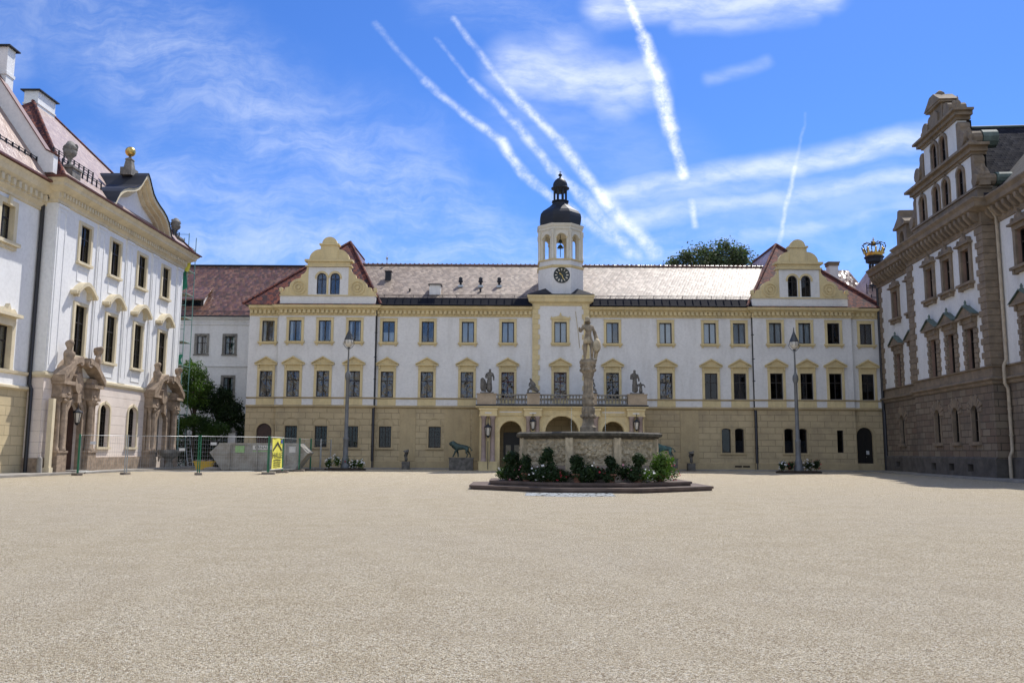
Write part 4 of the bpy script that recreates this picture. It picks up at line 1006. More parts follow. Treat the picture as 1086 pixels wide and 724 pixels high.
# portals
def portal(sx, door, of):
    p = MB()
    for s in (-1, 1):
        c = sx+s*of
        p.box(c-.52, c+.52, -.62, 0, 0, 1.25); p.box(c-.57, c+.57, -.67, 0, 1.25, 1.38)
        p.box(c-.5, c+.5, -.2, 0, 1.38, 4.5)
        p.box(c-.55, c+.55, -.66, 0, 4.52, 4.68); p.box(c-.5, c+.5, -.6, 0, 4.68, 5.3); p.box(c-.62, c+.62, -.8, 0, 5.3, 5.5); p.box(c-.42, c+.42, -.5, 0, 5.5, 5.9)
        P = []; Q = []
        for i in range(19):
            u = i/18; x = s*(of+.75-(of+.3)*u); z = 5.68+1.28*sin(u*pi/2); P.append((sx+x, z+.17)); Q.append((sx+x*.98, z-.2))
        p.prism(P+Q[::-1], -.85, 0)
        p.prism([(sx+s*.55+.27*cos(a*pi/6), 6.8+.27*sin(a*pi/6)) for a in range(12)], -.8, 0)
        for q in range(5): p.ball((c+s*(.3-.18*q)*.5, -.64, 4.35-.12*(q % 2)+.1*q), .1, 0, 8)
    zt = 4.3; r = .85
    P = [(sx+(r+.28)*cos(pi*k/14), zt-r+(r+.28)*sin(pi*k/14)) for k in range(15)]; Q = [(sx+r*cos(pi*k/14), zt-r+r*sin(pi*k/14)) for k in range(15)]
    p.prism(P+Q[::-1], -.3, 0)
    for s in (-1, 1): p.box(sx+s*(r+.11)-.12, sx+s*(r+.11)+.12, -.3, 0, 1.38 if not door else .12, zt-r)
    p.prism([(sx-1.2, 4.6), (sx+1.2, 4.6), (sx+1.0, 5.7), (sx+.65, 6.6), (sx, 7.0), (sx-.65, 6.6), (sx-1.0, 5.7)], -.18, 0)
    p.prism([(sx+.45*cos(a*pi/8), 5.5+.62*sin(a*pi/8)) for a in range(16)], -.42, -.18)
    p.box(sx-.2, sx+.2, -.5, 0, 4.3, 4.85)
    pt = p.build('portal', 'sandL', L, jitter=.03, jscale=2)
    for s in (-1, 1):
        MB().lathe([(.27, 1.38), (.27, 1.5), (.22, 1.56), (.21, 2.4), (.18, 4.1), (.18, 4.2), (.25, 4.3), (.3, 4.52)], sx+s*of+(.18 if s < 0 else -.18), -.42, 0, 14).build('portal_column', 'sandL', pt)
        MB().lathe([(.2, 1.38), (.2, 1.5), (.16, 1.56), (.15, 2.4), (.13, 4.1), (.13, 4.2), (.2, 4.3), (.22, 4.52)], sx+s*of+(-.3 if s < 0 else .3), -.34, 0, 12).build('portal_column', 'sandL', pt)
    return pt
p1_ = portal(3.2, True, 1.78); p2_ = portal(15.95, False, 2.05)
d = MB(); P = [(-.85, .0), (.85, .0)]+arcpts(1.7, 4.18, 1)[::-1]; d.prism(P, .2, .3)
for s in (-1, 1):
    for z0, z1 in ((.3, 1.3), (1.5, 2.9)): d.box(s*.42-.28, s*.42+.28, .17, .2, z0, z1)
dd = d.build('door', 'doorw', L, (3.2, 0, .12)); MB().ball((.1, .14, 1.2), .04).build('handle', 'brass', dd)
MB().box(2.4, 4.0, -1.0, 0, .12, .2).build('doorstep', 'curb', L)
d = MB(); P = [(15.95-.85, .9), (15.95+.85, .9)]+[(15.95+a, b) for a, b in arcpts(1.7, 4.3, 1)[::-1]]; d.prism(P, .31, .35); d.build('niche_back', 'grey', L)

def wl(fr, x, y, z=0): a = fr.world(x, y); return (a[0], a[1], z)
# stone figures and urns standing on the left building
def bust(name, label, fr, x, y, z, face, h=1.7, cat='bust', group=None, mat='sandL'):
    k = h/1.7
    n = [(0, 0, .0, .2, .2), (0, 0, .3, .17, .16), (0, -.02, .62, .3, .2), (0, -.01, .84, .28, .17), (0, -.02, 1.02, .12, .13), (0, -.05, 1.16, .13, .15), (0, -.08, 1.36, .19, .22), (0, -.03, 1.54, .17, .21), (.3, 0, .78, .13), (-.3, 0, .78, .13), (0, -.27, 1.28, .05), (0, .14, 1.3, .14), (.08, .1, 1.05, .09)]
    e = [(0, 1), (1, 2), (2, 3), (3, 4), (4, 5), (5, 6), (6, 7), (3, 8), (3, 9), (6, 10), (6, 11), (11, 12)]
    w = fr.world(x, y)
    o = skin(name, n, e, mat, None, (w[0], w[1], z), fr.a+face, 2, .03, 0, k)
    return tag(o, label, cat, group)
G = 'stone busts on the two portals'
bust('stone_bust', 'weathered stone bust on the near side of the big arched portal, beside the corner downpipe', LF, 1.5, -.55, 6.15, -.5, 2.1, group=G)
bust('stone_bust', 'weathered stone bust on the far side of the portal with the red door', LF, 5.0, -.55, 6.15, .3, 2.1, group=G)
bust('stone_bust', 'weathered stone bust on the near side of the fountain-basin portal', LF, 14.0, -.55, 6.15, -.5, 2.0, group=G)
bust('stone_bust', 'weathered stone bust on the far side of the basin portal, next to the scaffold', LF, 17.9, -.55, 6.15, .3, 2.0, group=G)
def urn(label, x, y, z, sc):
    t = thing('roof_urn', label, 'urn', wl(LF, x, y, z), LF.a, 'stone urns on the roof edge')
    MB().box(-.5, .5, -.5, .5, 0, .7).box(-.58, .58, -.58, .58, .7, .84).build('pedestal', 'grey', t)
    m = MB().lathe([(.3, .84), (.32, .95), (.14, 1.1), (.11, 1.35), (.2, 1.5), (.36, 1.7), (.4, 1.9), (.3, 2.05), (.42, 2.15), (.35, 2.25), (.2, 2.5), (.05, 2.6)], 0, 0, 0, 16)
    rr = random.Random(int(x*10))
    for i in range(14): a = rr.uniform(0, 2*pi); m.ball((.3*cos(a), .3*sin(a), rr.uniform(1.75, 2.4)), rr.uniform(.09, .15), 0, 8)
    m.build('urn', 'grey', t, jitter=.04, jscale=3); t.scale = (sc,)*3
urn('grey stone urn on a pedestal at the near corner of the tiled roof', 1.35, .2, 17.85, 1.0)
urn('grey stone urn on a pedestal at the far corner of the white building', 18.1, .4, 17.75, .95)
t = thing('gilded_ball', 'gilded ball finial on a stone pedestal above the curved pediment', 'ball finial', wl(LF, 9.35, .3, 21.0), LF.a)
MB().box(-.55, .55, -.4, .4, -.2, .35).lathe([(.42, .35), (.4, .45), (.3, .95), (.36, 1.0), (.3, 1.1), (.1, 1.2), (.08, 1.32)], 0, 0, 0, 4, 0, False, .5).build('pedestal', 'grey', t)
MB().ball((0, 0, 1.64), .36, 0, 20).build('ball', 'gold', t)
# lantern hanging in the door arch, basin in the second portal, gate pillar
def lantern(label, loc, s=1, rotz=0, group='wall lanterns'):
    t = thing('lantern', label, 'lantern', loc, rotz, group)
    m = MB(); m.lathe([(.02, .62), (.05, .5), (.22, .36), (.24, .32), (.16, .3)], 0, 0, 0, 6, 0, False); m.lathe([(.04, -.3), (.1, -.22), (.12, -.18), (.1, -.18)], 0, 0, 0, 6, 0, False)
    for i in range(6): a = 2*pi*i/6; m.tube([(.1*cos(a), .1*sin(a), -.2), (.2*cos(a), .2*sin(a), .32)], .014, 4)
    m.tube([(0, 0, .6), (0, 0, .85)], .02, 5); m.tube([(0, 0, .85), (0, .42, .95)], .02, 5); m.build('lantern_frame', 'metal', t)
    MB().lathe([(.09, -.17), (.17, .3)], 0, 0, 0, 6, 0, False).build('lantern_glass', 'lampw', t); t.scale = (s,)*3; return t
lantern('black lantern with white glass hanging in the arch of the red door', wl(LF, 3.2, -.45, 3.3), 1.25, LF.a)
t = thing('stone_basin', 'shell-shaped stone basin under the niche portal near the scaffold', 'basin', wl(LF, 15.95, -1.0, .12), LF.a)
MB().lathe([(.45, 0), (.45, .15), (.3, .25), (.26, .5), (.5, .7), (.95, .95), (1.1, 1.2), (1.12, 1.32), (1.0, 1.32), (.9, 1.15), (.1, 1.0)], 0, 0, 0, 20, sy=.75).build('bowl', 'grey', t, jitter=.02)
t = tag(MB().box(-.14, .14, -.14, .14, 0, 4.3).box(-.2, .2, -.2, .2, 0, .3).build('pale_post', 'cream', None, wl(LF, .45, -.35, 0.1), LF.a), 'tall pale square post standing at the building corner by the downpipe', 'post')
t = tag(MB().lathe([(.16, 0), (.14, .9), (.1, 1.0), (.02, 1.05)], 0, 0, 0, 10).build('guard_stone', 'curb', None, wl(LF, -.5, -.4, 0)), 'short pale guard stone at the foot of the dark downpipe', 'guard stone')

# ============================================================ RIGHT BUILDING (sandstone dressings)
R = thing('palace_wing', 'shaded palace building with brown sandstone dressings and stepped gable, right of the courtyard', 'building', (30.3, 69.2, 0), RF.a)
S0, S1, S2, S3, YR = 0, 8.5, 20.2, 36, -.7
W1 = [(12.35, 1.05), (15.1, 1.05), (17.85, 1.05)]; W0 = [(3.95, 1.0), (7.2, 1.0)]; W3 = [(23.2, 1.1), (26.6, 1.1), (30, 1.1)]
op = []
for lst, y in ((W0, 0), (W1, YR), (W3, 0)):
    for x, w in lst: op += [(x, w, 6.62, 9.1, 0, y), (x, w, 11.9, 14.0, 0, y)]
for x, y in ((3.9, 0), (12.2, YR), (15.0, YR), (17.7, YR), (23.2, 0), (26.6, 0)): op.append((x, .85, 2.2, 4.4, 1, y))
for x, y in ((2.9, 0), (11.4, YR), (14.2, YR), (16.9, YR)): op.append((x, .8, .42, .86, 0, y))
mb = MB()
for a, b, y in ((S0, S1, 0), (S1, S2, YR), (S2, S3, 0)):
    O = [o[:5] for o in op]
    mb.wall(a, b, 0, 1.2, y-.12, O, .4, 4); mb.quad((a, y-.12, 1.2), (b, y-.12, 1.2), (b, y, 1.3), (a, y, 1.3), m=4)
    mb.wall(a, b, 1.2, 5.7, y, O, .25, 0, 1); mb.wall(a, b, 5.7, 6.6, y, [], .4, 1); mb.wall(a, b, 6.6, 15.1, y, O, .26, 2, 3)
for x, ya, yb in ((S1, 0, YR), (S2, YR, 0)):
    mb.quad((x, ya, 1.2), (x, yb, 1.2), (x, yb, 5.7), (x, ya, 5.7), m=0); mb.quad((x, ya, 5.7), (x, yb, 5.7), (x, yb, 15.1), (x, ya, 15.1), m=1)
    mb.quad((x, ya-.12, 0), (x, yb-.12, 0), (x, yb-.12, 1.2), (x, ya-.12, 1.2), m=4)
mb.box(S0, S3, .8, .9, 0, 15.1, 5); mb.box(S0, S0+.2, .0, 14, 0, 15.1, 2); mb.quad((S3, 0, 0), (S3, .8, 0), (S3, .8, 15), (S3, 0, 15), m=2)
mb.build('wall', ['ashlar', 'sand', 'white', 'pinkst', 'plinth', 'room'], R)
rp = [(S0, 0), (S1, 0), (S1, YR), (S2, YR), (S2, 0), (S3, 0)]
mb = MB(); mb.sweep(rp, [(0, 5.5), (.08, 5.55), (.1, 5.68), (.28, 5.78), (.28, 5.86), (0, 5.95)]); mb.sweep(rp, [(0, 6.5), (.12, 6.52), (.14, 6.6), (0, 6.62)])
mb.sweep(rp, [(0, 14.95), (.08, 15.0), (.08, 15.1), (.12, 15.15), (.12, 15.75), (.5, 15.85), (.72, 15.95), (.75, 16.2), (.92, 16.38), (.92, 16.46), (0, 16.5)])
mb.build('cornice', 'sand', R)
mb = MB()
mb.add([(d, -q, z) for d in (-.14, .14) for q, z in ((.12, 15.22), (.3, 15.25), (.62, 15.6), (.66, 15.84), (.12, 15.84))], [(0, 1, 2, 3, 4), (9, 8, 7, 6, 5), (0, 5, 6, 1), (1, 6, 7, 2), (2, 7, 8, 3), (3, 8, 9, 4)])
bk = tmp(mb, 'sand2')
for a, b, y in ((S0, S1, 0), (S1, S2, YR), (S2, 27, 0)):
    n = int((b-a)/.62)
    for i in range(n): mesh_obj('cornice_bracket', bk, R, (a+(b-a)*(i+.5)/n, y, 0))
for x0, sgn, y in ((S0+.0, 1, 0), (S1, 1, YR), (S2, -1, YR)):
    z = 6.64; k = 0; mb = MB()
    if x0 == S0: mb.box(x0, x0+.66, y-.06, y, 6.64, 14.94)
    elif x0 == S1: mb.box(x0-.06, x0+.66, y-.06, -.04, 6.64, 14.94)
    else: mb.box(x0-.66, x0+.06, y-.06, -.04, 6.64, 14.94)
    while z < 14.9:
        w = .95 if k % 2 else .7
        a, b = (x0, x0+w) if sgn > 0 else (x0-w, x0+.1)
        if x0 == S1: a = x0-.1
        mb.box(a, b, y-.1, y if x0 == S0 else -.05, z, z+.36); z += .415; k += 1
    mb.build('quoin', 'sand', R)
def surR1(w, h):
    mb = MB(); t = .34
    for s in (-1, 1):
        z = 0; k = 0
        while z < h: zz = min(z+.3, h); e = .12 if k % 2 else 0; mb.box(s*w/2, s*(w/2+t+e), -.12, 0, z, zz-.03); z = zz; k += 1
    mb.box(-w/2-t, w/2+t, -.14, 0, h, h+.3); mb.box(-w/2-t-.05, w/2+t+.05, -.2, 0, h+.3, h+.62)
    a = w/2+t+.3; mb.box(-a, a, -.42, 0, h+.62, h+.74)
    mb.prism([(-a, h+.74), (a, h+.74), (0, h+1.35)], -.34, 0)
    for s in (-1, 1): mb.box(s*(w/2+.2)-.1, s*(w/2+.2)+.1, -.32, -.2, h+.3, h+.62)
    for s in (-1, 1): mb.add([(s*(a+.05), -.46, h+.76), (s*(a+.05), 0, h+.76), (0, 0, h+1.43), (0, -.46, h+1.43), (s*(a+.05), -.46, h+.7), (0, -.46, h+1.36)], [(0, 1, 2, 3), (0, 3, 5, 4)], 1)
    mb.lathe([(.14, h+1.3), (.14, h+1.42), (.06, h+1.5), (.09, h+1.6), (.02, h+1.75)], 0, -.25, 0, 8, 1)
    return tmp(mb, ['sand2', 'copper'])
def surR2(w, h):
    mb = MB(); t = .3
    mb.box(-w/2-t, -w/2, -.12, 0, 0, h); mb.box(w/2, w/2+t, -.12, 0, 0, h); mb.box(-w/2-t, w/2+t, -.14, 0, h, h+.28); mb.box(-w/2-t-.18, w/2+t+.18, -.34, 0, h+.28, h+.4)
    mb.prism([(-.85, h+.4), (-.8, h+.62), (-.68, h+.72), (-.6, h+.5), (-.4, h+.6), (-.25, h+.82), (-.12, h+.78), (0, h+1.08), (.12, h+.78), (.25, h+.82), (.4, h+.6), (.6, h+.5), (.68, h+.72), (.8, h+.62), (.85, h+.4)], -.22, 0)
    mb.box(-w/2-t-.18, w/2+t+.18, -.34, 0, -.16, 0); mb.box(-w/2-.2, w/2+.2, -.2, 0, -.36, -.16)
    for s in (-1, 1): mb.box(s*(w/2+.18)-.09, s*(w/2+.18)+.09, -.28, 0, -.42, -.16)
    return tmp(mb, 'sand2')
def surRg(w, h):
    mb = MB(); r = w/2
    for k in range(9):
        a0, a1 = pi*k/9+.03, pi*(k+1)/9-.03; R2 = r+.55+.12*(k % 2)
        mb.prism([(r*cos(a0), h-r+r*sin(a0)), (R2*cos(a0), h-r+R2*sin(a0)), (R2*cos(a1), h-r+R2*sin(a1)), (r*cos(a1), h-r+r*sin(a1))], -.07, 0)
    mb.box(-r-.14, -r, -.05, 0, 0, h-r); mb.box(r, r+.14, -.05, 0, 0, h-r); mb.box(-r-.25, r+.25, -.18, 0, -.2, 0); return tmp(mb, 'sand')
for o in op:
    h = o[3]-o[2]
    if o[2] == 6.62: window(R, o[0], o[2], o[1], h, o[5], 0, .26, (('v', 0, .08), ('h', .68, .08)), 'frame', 'glassD', surR1, 'R1', 0)
    elif o[2] == 11.9: window(R, o[0], o[2], o[1], h, o[5], 0, .26, (('v', 0, .08), ('h', .66, .08)), 'frame', 'glassD', surR2, 'R2', 0)
    elif o[4]: window(R, o[0], o[2], o[1], h, o[5], 1, .25, (('v', 0, .05), ('h', .3, .03), ('h', .6, .03)), 'frame', 'glassD', surRg, 'Rg', 0)
    else: window(R, o[0], o[2], o[1], h, o[5]-.12, 0, .4, (('v', -.2, .03), ('v', .2, .03), ('v', 0, .03)), 'frame', 'glassD')
mb = MB(); mb.tube([(20.75, -.6, 16), (20.75, -.14, 15.3), (20.75, -.14, 6.9), (20.75, -.3, 6.5), (20.75, -.3, 5.5), (20.75, -.14, 5.2), (20.75, -.14, 1.7), (20.75, -.3, 1.3), (20.75, -.3, .1)], .1, 8)
for z in (13, 10.3, 8, 4, 2.5): mb.lathe([(.13, 0), (.13, .08)], 20.75, -.14, z, 8)
mb.build('downpipe', 'pipeC', R)
mb = MB(); mb.tube([(.25, -.12, 15), (.25, -.12, .1)], .12, 8); mb.build('downpipe', 'pipe', R)
# stepped gable
GC = 15.05; mb = MB(); yf = YR-.02; yb = YR+.55
a1 = [(11.95, .8, 17.45, 19.2, 1), (14.2, .8, 17.45, 19.2, 1), (15.75, .8, 17.45, 19.2, 1), (17.9, .8, 17.45, 19.2, 1)]
mb.wall(10.6, 19.4, 17.35, 19.5, yf, a1, .14, 0, 1); mb.box(10.6, 10.9, yf+.01, yb, 17.35, 19.5); mb.box(19.1, 19.4, yf+.01, yb, 17.35, 19.5)
a2 = [(14.3, .8, 20.45, 22.15, 1), (15.7, .8, 20.45, 22.15, 1)]
mb.wall(12.5, 17.8, 20.3, 22.4, yf, a2, .14, 0, 1); mb.box(12.5, 12.8, yf+.01, yb, 20.3, 22.4); mb.box(17.5, 17.8, yf+.01, yb, 20.3, 22.4)
mb.box(10.6, 19.4, yb, yb+.3, 16.5, 20.3, 2); mb.box(12.5, 17.8, yb, yb+.3, 20.3, 22.4, 2)
g = mb.build('gable', ['white', 'pinkst', 'room'], R)
mb = MB()
mb.box(10.1, 20.1, yf-.1, yb+.2, 16.5, 17.25); mb.box(10.0, 20.2, yf-.2, yb+.2, 17.25, 17.38)
for x0, x1, z0, z1, q in ((10.4, 19.7, 19.5, 19.65, .1), (10.2, 19.9, 19.65, 19.95, .25), (9.9, 20.2, 19.95, 20.12, .5), (10.6, 19.5, 20.12, 20.3, .15), (12.3, 18.0, 22.4, 22.6, .1), (12.0, 18.3, 22.6, 22.85, .3), (11.8, 18.5, 22.85, 23.0, .5)):
    mb.box(x0, x1, yf-q, yb+.2, z0, z1)
mb.box(14.1, 16.0, yf-.1, yb, 23.0, 24.35); mb.box(13.9, 16.2, yf-.3, yb+.2, 24.35, 24.5); mb.prism([(13.75, 24.5), (16.35, 24.5), (15.7, 24.95), (15.4, 25.2), (14.7, 25.2), (14.4, 24.95)], yf-.35, yb+.3)
mb.lathe([(.3, 25.2), (.32, 25.35), (.15, 25.5), (.03, 25.6)], 15.05, YR+.2, 0, 10)
for xq, zq in ((10.9, 20.3), (19.2, 20.3), (12.3, 23.0), (17.8, 23.0)): mb.lathe([(.2, 0), (.2, .2), (.08, .3), (.2, .5), (.16, .65), (.05, .8), (.02, 1.05)], xq, YR+.1, zq, 8)
mb.prism([(14.6, 23.15), (15.5, 23.15), (15.5, 23.9), (15.05, 24.2), (14.6, 23.9)], yf-.22, yf-.1)
for s in (-1, 1):
    for (xi, zi, W_, H_) in ((4.35, 17.38, 1.0, 2.1), (2.65, 20.3, 1.35, 1.9), (1.0, 23.0, 1.2, 1.2)):
        P = [(GC+s*xi, zi), (GC+s*(xi+W_), zi)]+[(GC+s*(xi+W_*(.95-.75*u+.12*sin(u*9))), zi+H_*(.25+.75*u)) for u in [i/8 for i in range(9)]]+[(GC+s*xi, zi+H_)]
        mb.prism(P, yf-.05, yb)
        mb.prism([(GC+s*(xi+W_*.62)+.38*W_*cos(a*pi/6), zi+.42*W_+.38*W_*sin(a*pi/6)) for a in range(12)], yf-.2, yb+.35)
        mb.lathe([(.2, 0), (.2, .15), (.1, .25), (.18, .45), (.05, .7)], GC+s*(xi+W_-.2), YR+.2, zi+H_*.28, 8)
for a in a1+a2:
    w, zb_, zt_ = a[1], a[2], a[3]; r = w/2
    P = [(a[0]+(r+.2)*cos(pi*k/12), zt_-r+(r+.2)*sin(pi*k/12)) for k in range(13)]; Q = [(a[0]+r*cos(pi*k/12), zt_-r+r*sin(pi*k/12)) for k in range(13)]
    mb.prism(P+Q[::-1], yf-.12, yf); mb.box(a[0]-r-.2, a[0]-r, yf-.1, yf, zb_, zt_-r); mb.box(a[0]+r, a[0]+r+.2, yf-.1, yf, zb_, zt_-r); mb.prism([(a[0]-.1, zt_+.18), (a[0]+.1, zt_+.18), (a[0], zt_+.42)], yf-.15, yf)
mb.build('gable_trim', 'sand', g, jitter=.02, jscale=2)
for s in (-1, 1):
    for (xi, zi, W_) in ((4.35, 17.4, 1.0), (2.65, 20.3, 1.35)): MB().prism([(GC+s*(xi+W_*.62)+.42*W_*cos(a*pi/6), zi+.42*W_+.42*W_*sin(a*pi/6)) for a in range(12)], yb+.4, yb+1.3).build('gable_flashing', 'copper', g)
for a in a1+a2: window(R, a[0], a[2], a[1], a[3]-a[2], yf, 1, .14, (('v', 0, .05), ('h', .5, .04)), 'frame', 'glassD')
# roofs
mb = MB()
mb.quad((9.6, YR+.2, 16.5), (9.6, 12, 16.5), (GC, 12, 22.9), (GC, YR+.5, 22.9)); mb.quad((20.5, 12, 16.5), (20.5, YR+.2, 16.5), (GC, YR+.5, 22.9), (GC, 12, 22.9))
mb.quad((-.3, -.5, 16.48), (S3, -.5, 16.48), (S3, 6.5, 23.2), (4.5, 6.5, 23.2)); mb.quad((-.3, 12.5, 16.4), (-.3, -.5, 16.48), (4.5, 6.5, 23.2))
mb.quad((S3, 12.5, 16.4), (-.3, 12.5, 16.4), (4.5, 6.5, 23.2), (S3, 6.5, 23.2))
r = mb.build('roof', 'slate', R); mb = MB(); mb.tube([(GC, YR+.6, 22.95), (GC, 12, 22.95)], .1, 6); mb.tube([(4.5, 6.5, 23.25), (S3, 6.5, 23.25)], .1, 6); mb.build('ridge_capping', 'copper', r)
c = MB().box(23.0, 24.4, 1.6, 2.6, 17, 21.6).box(22.9, 24.5, 1.5, 2.7, 21.6, 21.8).build('chimney', 'cream', r)
# small stone dormer at the far end
mb = MB(); mb.wall(5.0, 7.0, 16.5, 18.6, -.1, [(6.0, .8, 16.8, 18.3, 1)], .3, 0); mb.box(5.0, 5.5, -.09, 1.5, 16.5, 18.6); mb.box(6.5, 7.0, -.09, 1.5, 16.5, 18.6); mb.box(4.8, 7.2, -.3, 1.6, 18.6, 18.8); mb.prism([(4.8, 18.8), (7.2, 18.8), (6.3, 19.4), (6.2, 19.9), (5.8, 19.9), (5.7, 19.4)], -.25, 1.6); mb.box(5.5, 6.5, .4, .5, 16.5, 18.6)
mb.build('dormer', 'sand', R); window(R, 6.0, 16.8, .8, 1.5, -.1, 1, .3, (('v', 0, .05),), 'frame', 'glassD')

# ============================================================ REAR BUILDINGS
W = thing('rear_wing', 'plain white wing with brown tiled roof and dormer, set back behind the bushes at left', 'building', (-27, 76, 0))
def RX(px, py=380): return onY(px, py, 76)[0]+27
mb = MB(); rw = [(RX(213.8, 366), .92, 9.98, 11.65, 0), (RX(243.5, 366), .92, 9.98, 11.65, 0), (RX(241.5, 410), .9, 6.06, 7.9, 0), (RX(213, 410), .9, 6.06, 7.9, 0), (RX(180, 366), .92, 9.98, 11.65, 0)]
mb.wall(-9, 7, 0, 13.3, 0, rw, .2, 0); mb.box(-9, 7, .8, .9, 0, 13.3, 1); mb.box(-9, -8.8, .0, 10, 0, 13.3); mb.build('wall', ['white', 'room'], W)
mb = MB(); mb.sweep([(-9, 0), (7, 0)], [(0, 8.8), (.08, 8.84), (.1, 8.96), (0, 9.0)]); mb.sweep([(-9, 0), (7, 0)], [(0, 12.6), (.1, 12.65), (.1, 12.8), (0, 12.85)]); mb.sweep([(-9, 0), (7, 0)], [(0, 13.1), (.2, 13.15), (.5, 13.35), (0, 13.4)]); mb.build('cornice', 'white', W)
def surW(w, h):
    mb = MB(); t = .2; mb.box(-w/2-t, -w/2, -.05, 0, 0, h+t); mb.box(w/2, w/2+t, -.05, 0, 0, h+t); mb.box(-w/2, w/2, -.05, 0, h, h+t); mb.box(-w/2-t-.04, w/2+t+.04, -.1, 0, -.12, 0); return tmp(mb, 'grey2')
for x, w, z0, z1, _ in rw: window(W, x, z0, w, z1-z0, 0, 0, .2, (('v', 0, .06), ('h', .62, .05)), 'frame', 'glass', surW, 'W', 2 if x > 0 else 6)
mb = MB(); mb.quad((-9.5, -.5, 13.38), (7, -.5, 13.38), (7, 5, 19.15), (-9.5, 5, 19.15)); mb.quad((7, 10.5, 13.4), (-9.5, 10.5, 13.4), (-9.5, 5, 19.15), (7, 5, 19.15))
r = mb.build('roof', 'tile', W); mb = MB(); mb.tube([(-9.5, 5, 19.2), (7, 5, 19.2)], .11, 6); mb.tube([(-9.5, -.25, 13.85), (4, -.25, 13.85)], .03, 5); mb.tube([(-9.5, -.5, 13.38), (4, -.5, 13.38)], .07, 6); mb.build('ridge_tiles', 'metal', r)
finial(r, RX(306, 270)*1.0+1.4, 5, 19.2, 1.1)
x0, x1 = -3.3, -1.25; mb = MB()
mb.box(x0, x1, .55, .62, 14.1, 15.1, 1); mb.add([(x1, .55, 14.1), (x1, .55, 15.1), (x1, 3.4, 17.05)], [(0, 1, 2)], 0); mb.add([(x0, .55, 14.1), (x0, .55, 15.1), (x0, 3.4, 17.05)], [(0, 1, 2)], 0)
dm = mb.build('dormer', ['white', 'frame'], W); MB().add([(x0-.15, .35, 14.98), (x1+.15, .35, 14.98), (x1+.15, 3.5, 17.15), (x0-.15, 3.5, 17.15), (x0-.15, .35, 15.1), (x1+.15, .35, 15.1), (x1+.15, 3.5, 17.27), (x0-.15, 3.5, 17.27)], [(4, 5, 6, 7), (0, 3, 2, 1), (0, 1, 5, 4), (1, 2, 6, 5), (3, 0, 4, 7)]).build('dormer_roof', 'tile', dm)
MB().box(x0+.25, (x0+x1)/2-.06, .52, .55, 14.3, 14.95).box((x0+x1)/2+.06, x1-.25, .52, .55, 14.3, 14.95).build('pane', 'glassD', dm)
# houses beyond the right pavilion
def house(name, label, loc, x0, x1, y1, ze, zr, mat, hip=2.5, rot=0):
    t = thing(name, label, 'building', loc, rot); MB().box(x0, x1, 0, y1, 0, ze).build('wall', 'white', t)
    h = hip; mb = MB(); q = [(x0-.3, -.3, ze), (x1+.3, -.3, ze), (x1+.3, y1+.3, ze), (x0-.3, y1+.3, ze)]; a, b = (x0+h, y1/2, zr), (x1-h, y1/2, zr)
    mb.quad(q[0], q[1], b, a); mb.quad(q[1], q[2], b); mb.quad(q[2], q[3], a, b); mb.quad(q[3], q[0], a); mb.build('roof', mat, t); return t
h1 = house('house', 'brown hipped roof of a house behind the right gable, beside the white chimney', (30.5, 83, 0), -2.5, 5.6, 7, 15.6, 20.3, 'slateB', 1.2)
h2 = house('house', 'pale pinkish tiled roof of a low house behind the corner, under the gilded crown', (33, 72.5, 0), -2.2, 6, 8, 13.6, 18.6, 'tileP', 2.2)
mb = MB()
for y, z in ((.6, 14.9), (1.5, 16.0)):
    mb.tube([(-1.6, y, z), (3, y, z+.0)], .03, 5); mb.tube([(-1.6, y, z+.15), (3, y, z+.15)], .03, 5)
    for i in range(9): mb.box(-1.6+i*.5, -1.54+i*.5, y-.03, y+.03, z-.6, z+.35)
mb.build('snow_guard', 'metal', h2)
t = thing('chimney_stack', 'white chimney with flat cap behind the right scrolled gable', 'chimney', (30.05, 78.2, 0))
MB().box(-.42, .42, -.4, .4, 12, 19.1).build('shaft', 'white', t); MB().box(-.56, .56, -.54, .54, 19.1, 19.2).box(-.5, .5, -.48, .48, 18.85, 19.1).build('chimney_cap', 'sand', t)
# gilded crown on its stand
t = thing('crown', 'gilded openwork crown on a dark four-legged stand above the roofs at right', 'crown', (32.65, 75, 17.35)); t.scale = (.9, .9, .88)
m = MB()
for i in range(4): a = pi/4+i*pi/2; m.box(.35*cos(a)*1.3-.09, .35*cos(a)*1.3+.09, .35*sin(a)*1.3-.09, .35*sin(a)*1.3+.09, -1.2, 1.2)
m.lathe([(.6, 1.25), (.8, 1.35), (.82, 1.7), (.95, 1.82), (.95, 1.93)], 0, 0, 0, 8, 0, False, .5); m.box(-.8, .8, -.8, .8, -1.3, -1.1); m.build('stand', 'metal', t)
m = MB(); m.lathe([(.78, 1.95), (.84, 2.0), (.82, 2.25), (.88, 2.3)], 0, 0, 0, 20)
for i in range(8):
    a = 2*pi*i/8+.2; P = [(r*cos(a), r*sin(a), z) for r, z in ((.82, 2.25), (1.0, 2.55), (1.12, 2.95), (1.05, 3.25), (.75, 3.38), (.4, 3.3), (.12, 3.15))]
    m.tube(P, .045, 5, 1)
    for p in P[1:]: m.ball(p, .07, 1, 6)
    b = a+pi/8; m.tube([(.85*cos(b), .85*sin(b), 2.25), (.95*cos(b), .95*sin(b), 2.7)], [.16, .05], 6); m.ball((.95*cos(b), .95*sin(b), 2.72), .12, 0, 6)
m.ball((0, 0, 3.35), .24, 0, 12); m.box(-.03, .03, -.03, .03, 3.5, 3.95); m.box(-.13, .13, -.03, .03, 3.7, 3.76); m.build('crown_ring', ['gold', 'metal'], t)
